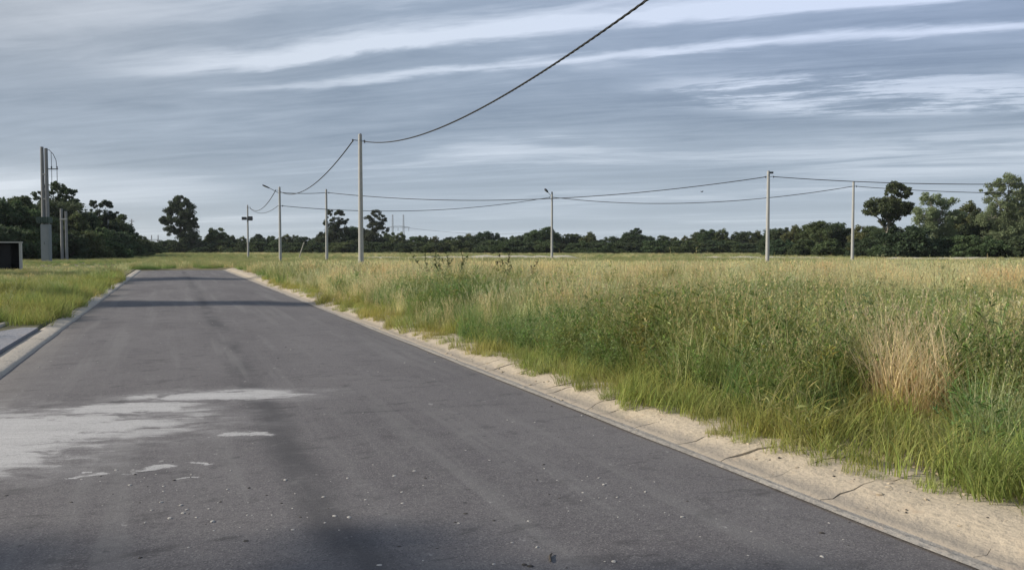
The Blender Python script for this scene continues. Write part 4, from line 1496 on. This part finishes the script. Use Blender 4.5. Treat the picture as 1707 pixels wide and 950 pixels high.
def sow(zones):
    """spread points by depth from the camera, thinning with distance"""
    P = []
    for dmin, dmax, dens in zones:
        # a wedge a little wider than the view
        zmid = np.array([dmin, dmax])
        halfw = 0.74 * dmax + 3
        n = int((dmax - dmin) * 2 * halfw * dens)
        Z = dmin + (dmax - dmin) * prng.random(n)
        X = (prng.random(n) * 2 - 1) * halfw
        k = np.abs(X) < 0.74 * Z + 3
        X, Z = X[k], Z[k]
        P.append(np.stack([X * CT + Z * ST, -X * ST + Z * CT, Z], 1))
    return np.concatenate(P)


def plant_out(name, pts, smin, smax, label, lean=0.12, z=None, hs=None):
    n = len(pts)
    if z is None:
        z = field_height(pts[:, 0], pts[:, 1])
        z = np.where((pts[:, 0] > 3.4) & (pts[:, 0] < 4.3) & (pts[:, 1] < ROAD_END), np.interp(pts[:, 0], [3.57, 3.71, 3.88, 4.07, 4.3], [0.012, 0.03, 0.07, 0.085, 0.085]), z)
    pos = np.stack([pts[:, 0], pts[:, 1], z - 0.01], 1)
    rot = np.stack([prng.normal(size=n) * lean, prng.normal(size=n) * lean, prng.random(n) * 6.283], 1)
    s = smin + (smax - smin) * prng.random(n)
    if hs is not None:
        s = s * hs
    sc = np.stack([s * (0.85 + 0.3 * prng.random(n)), s * (0.85 + 0.3 * prng.random(n)), s], 1)
    meshes = SP[name]
    scatter(name, meshes, pos, rot, sc, prng.integers(0, len(meshes), n), label)


def make_vegetation():
    A = sow([(1.0, 12, 34), (12, 22, 20), (22, 40, 9)])
    x, y, Z = A[:, 0], A[:, 1], A[:, 2]
    edge = np.interp(y, [2.0, 3.6, 5.2, 9, 14, 40], [4.20, 4.02, 3.80, 3.75, 3.74, 3.72]) + 0.22 * (vnoise(y * 0.8, 0.5, 77) - 0.5) + 0.22 * (vnoise(y * 2.7, 0.5, 78) - 0.5)
    off = x - edge                                   # metres into the field from the kerb
    right = off > 0.03
    tx, ty = ground_at(1520, 7.0)
    dx_, dy_ = x - tx, y - ty
    along = -(dx_ * tx + dy_ * ty) / math.hypot(tx, ty)          # towards the camera
    side = np.abs(dx_ * ty - dy_ * tx) / math.hypot(tx, ty)
    clear = ((dx_ ** 2 + dy_ ** 2) < 0.42 ** 2)
    front = (along > 0) & (along < 1.6) & (side < 0.45) & (off > 0.35) & ~clear
    right &= ~clear & ~(front & (prng.random(len(x)) < 0.5))
    pn = vnoise(x * 0.35, y * 0.35, 50)
    pn2 = vnoise(x * 0.9, y * 0.9, 51)
    # how dry: rises with distance, patchy
    dry = 0.58 * np.clip((Z - 11) / 12, 0, 1) + 0.70 * (pn - 0.5) + 0.3 * (pn2 - 0.5) - 0.02
    dry += 0.12 * np.clip((x - 9) / 6, 0, 1) * (Z < 14)
    u = prng.random(len(x))
    strip = front | (off < 0.0)
    strip |= off < 0.15 + 0.75 * vnoise(x * 0.9, y * 0.9, 52)
    verge = right & (strip | (u < 0.10))
    rest = right & ~verge
    isdry = rest & (dry + 0.55 * (prng.random(len(x)) - 0.5) > 0.30)
    green = rest & ~isdry
    weedy = green & (0.8 * vnoise(x * 0.5, y * 0.5, 61) + 0.75 * (prng.random(len(x)) - 0.5) > 0.40) & (Z < 30)
    grassy = green & ~weedy
    rise = 0.55 + 0.45 * np.clip((off - 0.45) / 1.1, 0, 1)
    rise = rise * (0.45 + 0.65 * vnoise(x * 0.75, y * 0.75, 91) + 0.40 * vnoise(x * 0.3, y * 0.3, 92))
    # verge on the left of the road
    lo = -3.02 - (x)
    left = (lo > 0.02) | ((x < -2.25 + 0.30 * np.clip((y - 18) / 10, 0, 1) * vnoise(x, y * 0.7, 56)) & (y > 17.8))
    lg = left & (prng.random(len(x)) < 0.85)
    end = (x > -2.4) & (x < 4.4) & (y > ROAD_END + 0.6)
    plant_out('leafy_weeds', A[weedy], 0.75, 1.15, 'lush leafy green weeds crowding the field edge', 0.14, hs=rise[weedy])
    far = (Z > 22)
    lgr = left & (x < -2.9) & (vnoise(x * 0.5, y * 0.5, 57) > 0.45) & (prng.random(len(x)) < 0.7)
    rise[lgr] = 0.32 + 0.4 * vnoise(x[lgr], y[lgr], 58)
    grassy = grassy | lgr
    plant_out('field_grass', A[grassy], 0.72, 1.10, 'tall arching green grass of the field', 0.15, hs=rise[grassy])
    ldry = left & (prng.random(len(x)) < 0.10) & (x < -3.2)
    rise[ldry] = 0.5
    isdry = isdry | ldry
    plant_out('dry_grass', A[isdry], 0.62, 0.98, 'dry straw coloured grass with seed heads in the field', 0.12, hs=rise[isdry])
    lk = np.where(lg)[0]
    vv = np.concatenate([A[verge], A[lk]])
    lp = vnoise(A[lk][:, 0] * 0.45, A[lk][:, 1] * 0.45, 55)
    hs = np.concatenate([np.where(off[verge] < 0.12, 0.45, np.where(off[verge] < 0.6, 0.95, 1.3)) * (0.6 + 0.8 * pn2[verge]), 0.55 + 1.7 * lp ** 1.5])
    plant_out('verge_grass', vv, 0.7, 1.25, 'short yellow green grass along the kerb and verge', 0.18, hs=hs)

    B = sow([(34, 60, 3.2), (60, 110, 1.7), (110, 240, 0.45)])
    x, y, Z = B[:, 0], B[:, 1], B[:, 2]
    ok = ((x > 4.5) | (x < -2.75) | (y > ROAD_END + 0.7))
    B, x, y, Z = B[ok], x[ok], y[ok], Z[ok]
    pn = vnoise(x * 0.10, y * 0.10, 70) + 0.5 * (vnoise(x * 0.35, y * 0.35, 71) - 0.5)
    dryp = pn + 0.75 * (prng.random(len(x)) - 0.5) - 0.02 - 0.46 * np.clip((Z - 55) / 30, 0, 1) - 0.5 * (x < 11)
    dd = dryp > 0.34
    lowleft = np.where(x < -2.9, np.where(y < 90, 0.45, 0.75), 1.0)
    grow = np.interp(Z, [34, 48, 62, 100, 240], [0.95, 0.75, 0.52, 0.5, 0.7]) * lowleft
    plant_out('far_green_grass', B[~dd], 0.75, 1.15, 'green grass covering the far field and road end', 0.1, hs=grow[~dd])
    plant_out('far_dry_grass', B[dd], 0.8, 1.15, 'pale dry grass spreading over the middle of the field', 0.1, hs=grow[dd])


make_vegetation()


def single_plant(name, px, d, fn, label, cat='plant', group=None, scale=1.0, rz=0.0):
    x, y = ground_at(px, d)
    p = Plant()
    fn(p, prng)
    o = link(name, p.mesh(name))
    o.location = (x, y, GZ)
    o.scale = (scale,) * 3
    o.rotation_euler = (0, 0, rz)
    tag(o, label, cat, group)
    return o


def dry_tuft(p, g):
    p.blades(g, 820, 0.36, 0.92, 0.0085, 0.50, (0.70, 0.61, 0.40), (0.80, 0.71, 0.49), seg=4)
    p.stems(g, 60, 0.32, 1.05, 0.0028, 0.32, (0.62, 0.55, 0.37), head=(12, 0.25, 0.04, 0.009, (0.60, 0.54, 0.38)))


def bent_straw(p, g):
    p.stems(g, 9, 0.08, 0.85, 0.0055, 1.25, (0.34, 0.33, 0.17), leaf=(5, 0.16, 0.016, (0.28, 0.29, 0.13)))


def tall_stalk(p, g):
    p.stems(g, 3, 0.07, 1.15, 0.006, 0.5, (0.36, 0.34, 0.20), leaf=(9, 0.15, 0.022, (0.17, 0.20, 0.09)), head=(18, 0.25, 0.05, 0.012, (0.40, 0.36, 0.21)))


def dark_shrub(p, g):
    p.stems(g, 26, 0.50, 1.05, 0.006, 0.45, (0.10, 0.10, 0.05), leaf=(34, 0.10, 0.034, (0.070, 0.090, 0.038)))


def thistle(p, g):
    p.stems(g, 7, 0.35, 1.15, 0.008, 0.25, (0.09, 0.085, 0.045), leaf=(14, 0.16, 0.04, (0.080, 0.095, 0.042)), head=(10, 0.10, 0.06, 0.035, (0.085, 0.07, 0.045)))


single_plant('dry_grass_tuft', 1520, 7.0, dry_tuft, 'large straw coloured grass tuft standing out among green weeds', 'grass tuft', scale=1.0)
single_plant('dry_grass_tuft', 1435, 8.2, dry_tuft, 'smaller pale dry grass tuft behind the large straw tuft', 'grass tuft', scale=0.8)
single_plant('dark_shrub', 742, 25.0, dark_shrub, 'dark leafy shrub in dry grass beyond the kerb bend', 'shrub', scale=1.35)
single_plant('thistle', 845, 24.5, thistle, 'clump of dark bare thistle stalks right of the dark shrub', 'thistle', scale=1.15)
single_plant('thistle', 880, 25.5, thistle, 'thin dark thistle stalk standing alone in pale grass', 'thistle', scale=0.85)
for px, d, lab, s in ((1268, 6.6, 'bent pale straw stems arching over the kerb', 0.8), (1340, 6.0, 'pale stems leaning out of the verge by the cracked kerb', 0.75), (1660, 6.9, 'long pale stems leaning across the weeds at right edge', 1.15)):
    single_plant('bent_stems', px, d, bent_straw, lab, 'plant', 'pale bent stems along the verge', s, random.uniform(0, 6))
for px, d, lab, s in ((1600, 7.5, 'tall pale stalk rising just right of the straw tuft', 1.0), (1690, 6.4, 'tall pale stalk nearest the right picture edge', 1.05), (1120, 11.5, 'tall stalk rising above the lush green weeds', 0.9),
                      (1395, 9.6, 'tall pale stalk left of the straw tuft', 0.95), (1475, 12.5, 'tall thin stalk far behind the straw tuft', 0.95)):
    single_plant('tall_stalk', px, d, tall_stalk, lab, 'plant', 'tall pale stalks in the field', s, random.uniform(0, 6))

# ------------------------------------------------------------------ small things on the road


def pebble_mesh(seed):
    g = np.random.default_rng(seed)
    m = MB()
    for z, r_, n in ((0.0, 0.8, 7), (0.35, 1.0, 7), (0.7, 0.65, 7)):
        for k in range(n):
            a = 2 * math.pi * k / n
            q = r_ * (0.75 + 0.5 * g.random())
            m.v.append((q * math.cos(a), q * math.sin(a) * 0.75, z))
    m.v.append((0.1, 0, 0.85))
    for j in range(2):
        for k in range(7):
            a, b = j * 7 + k, j * 7 + (k + 1) % 7
            m.f.append((a, b, b + 7, a + 7))
    for k in range(7):
        m.f.append((14 + k, 14 + (k + 1) % 7, 21))
    return m


def scatter_grit():
    g = random.Random(9)
    M['grit_pale'] = plain('pale_grit', (0.42, 0.40, 0.37), 0.9, 0.2, 30.0)
    M['grit_dark'] = plain('dark_grit', (0.05, 0.045, 0.04), 0.9, 0.2, 30.0)
    M['clod'] = plain('sandy_clod', (0.46, 0.385, 0.28), 0.95, 0.3, 20.0)
    forms = [pebble_mesh(i) for i in range(5)]
    for mat, n, lab in (('clod', 260, 'sandy clods and crumbs strewn along the cracked kerb'), ('grit_pale', 320, 'pale grit and chips scattered over the asphalt'), ('grit_dark', 260, 'dark crumbs and bits of clay on asphalt and kerb')):
        out = MB()
        for _ in range(n):
            if mat == 'clod':
                y = 2.4 + 22 * g.random() ** 1.5
                x = min(4.4, float(np.interp(y, [2.0, 3.6, 5.2, 9, 14, 40], [4.22, 4.06, 3.90, 3.86, 3.84, 3.80])) + g.gauss(-0.06, 0.14))
                z = float(np.interp(x, [3.57, 3.71, 3.88, 4.07, 4.4], [0.014, 0.034, 0.074, 0.089, 0.088]))
                if x < 3.45:
                    z = 0.004
            elif mat == 'grit_dark' and g.random() < 0.35:
                x, y, z = g.uniform(3.6, 4.2), 2.2 + 11 * g.random(), 0.05
                z = 0.012 if x < 3.68 else np.interp(x, [3.67, 3.76, 3.84, 3.93, 4.12, 4.26], [0.018, 0.044, 0.066, 0.082, 0.097, 0.100])
            else:
                x, y = g.uniform(-1.8, 3.45), 2.8 + 17 * g.random() ** 1.9
                if g.random() < 0.45:
                    x, y = g.choice([(0.9, 4.6), (1.6, 5.2), (0.3, 4.9), (2.4, 4.5), (-0.2, 5.6), (1.2, 3.6)])
                    x, y = x + g.gauss(0, 0.28), y + g.gauss(0, 0.35)
                s_ = (x - ROAD_L) / (ROAD_R - ROAD_L)
                z = 0.03 * (1 - (2 * s_ - 1) ** 2)
            s = g.choice([0.004, 0.005, 0.006, 0.008, 0.011]) * g.uniform(0.8, 1.5)
            s *= g.uniform(0.7, 2.2) if mat == 'clod' else 1.0
            f = g.choice(forms)
            b = len(out.v)
            a = g.uniform(0, 6.28)
            for (vx, vy, vz) in f.v:
                out.v.append((x + (vx * math.cos(a) - vy * math.sin(a)) * s, y + (vx * math.sin(a) + vy * math.cos(a)) * s, z + vz * s * 0.7 - 0.002))
            out.f += [tuple(b + i for i in q) for q in f.f]
        o = out.build('grit', M[mat])
        tag(o, lab, 'grit', kind='stuff')


scatter_grit()


def litter():
    M['paper'] = plain('weathered_paper', (0.55, 0.53, 0.50), 0.8, 0.1, 10.0)
    m = MB()
    x, y = ground_at(920, 3.94)
    m.tube([(-0.05, -0.01, 0.012), (-0.02, 0.0, 0.013), (0.02, 0.012, 0.012), (0.055, 0.01, 0.013)], [0.003, 0.006, 0.006, 0.003], 7)
    m2 = m.build('twig', M['bark'])
    m2.location = (x, y, 0.022)
    m2.rotation_euler = (0, 0, 0.9)
    tag(m2, 'short dark twig lying on the asphalt at the bottom edge', 'twig')


litter()


def build_haze():
    """the damp air that pales the far trees and pylons"""
    o = MB().box((0, 0, 16.5), (6400, 6400, 36.0)).build('haze', None)
    m = bpy.data.materials.new('haze')
    m.use_nodes = True
    t = m.node_tree
    t.nodes.clear()
    out = t.nodes.new('ShaderNodeOutputMaterial')
    v = t.nodes.new('ShaderNodeVolumePrincipled')
    v.inputs['Color'].default_value = (0.86, 0.93, 1.0, 1)
    v.inputs['Density'].default_value = 0.00011
    t.links.new(v.outputs[0], out.inputs['Volume'])
    o.data.materials.append(m)
    tag(o, 'thin pale haze in the air over the field', 'haze', kind='stuff')


build_haze()
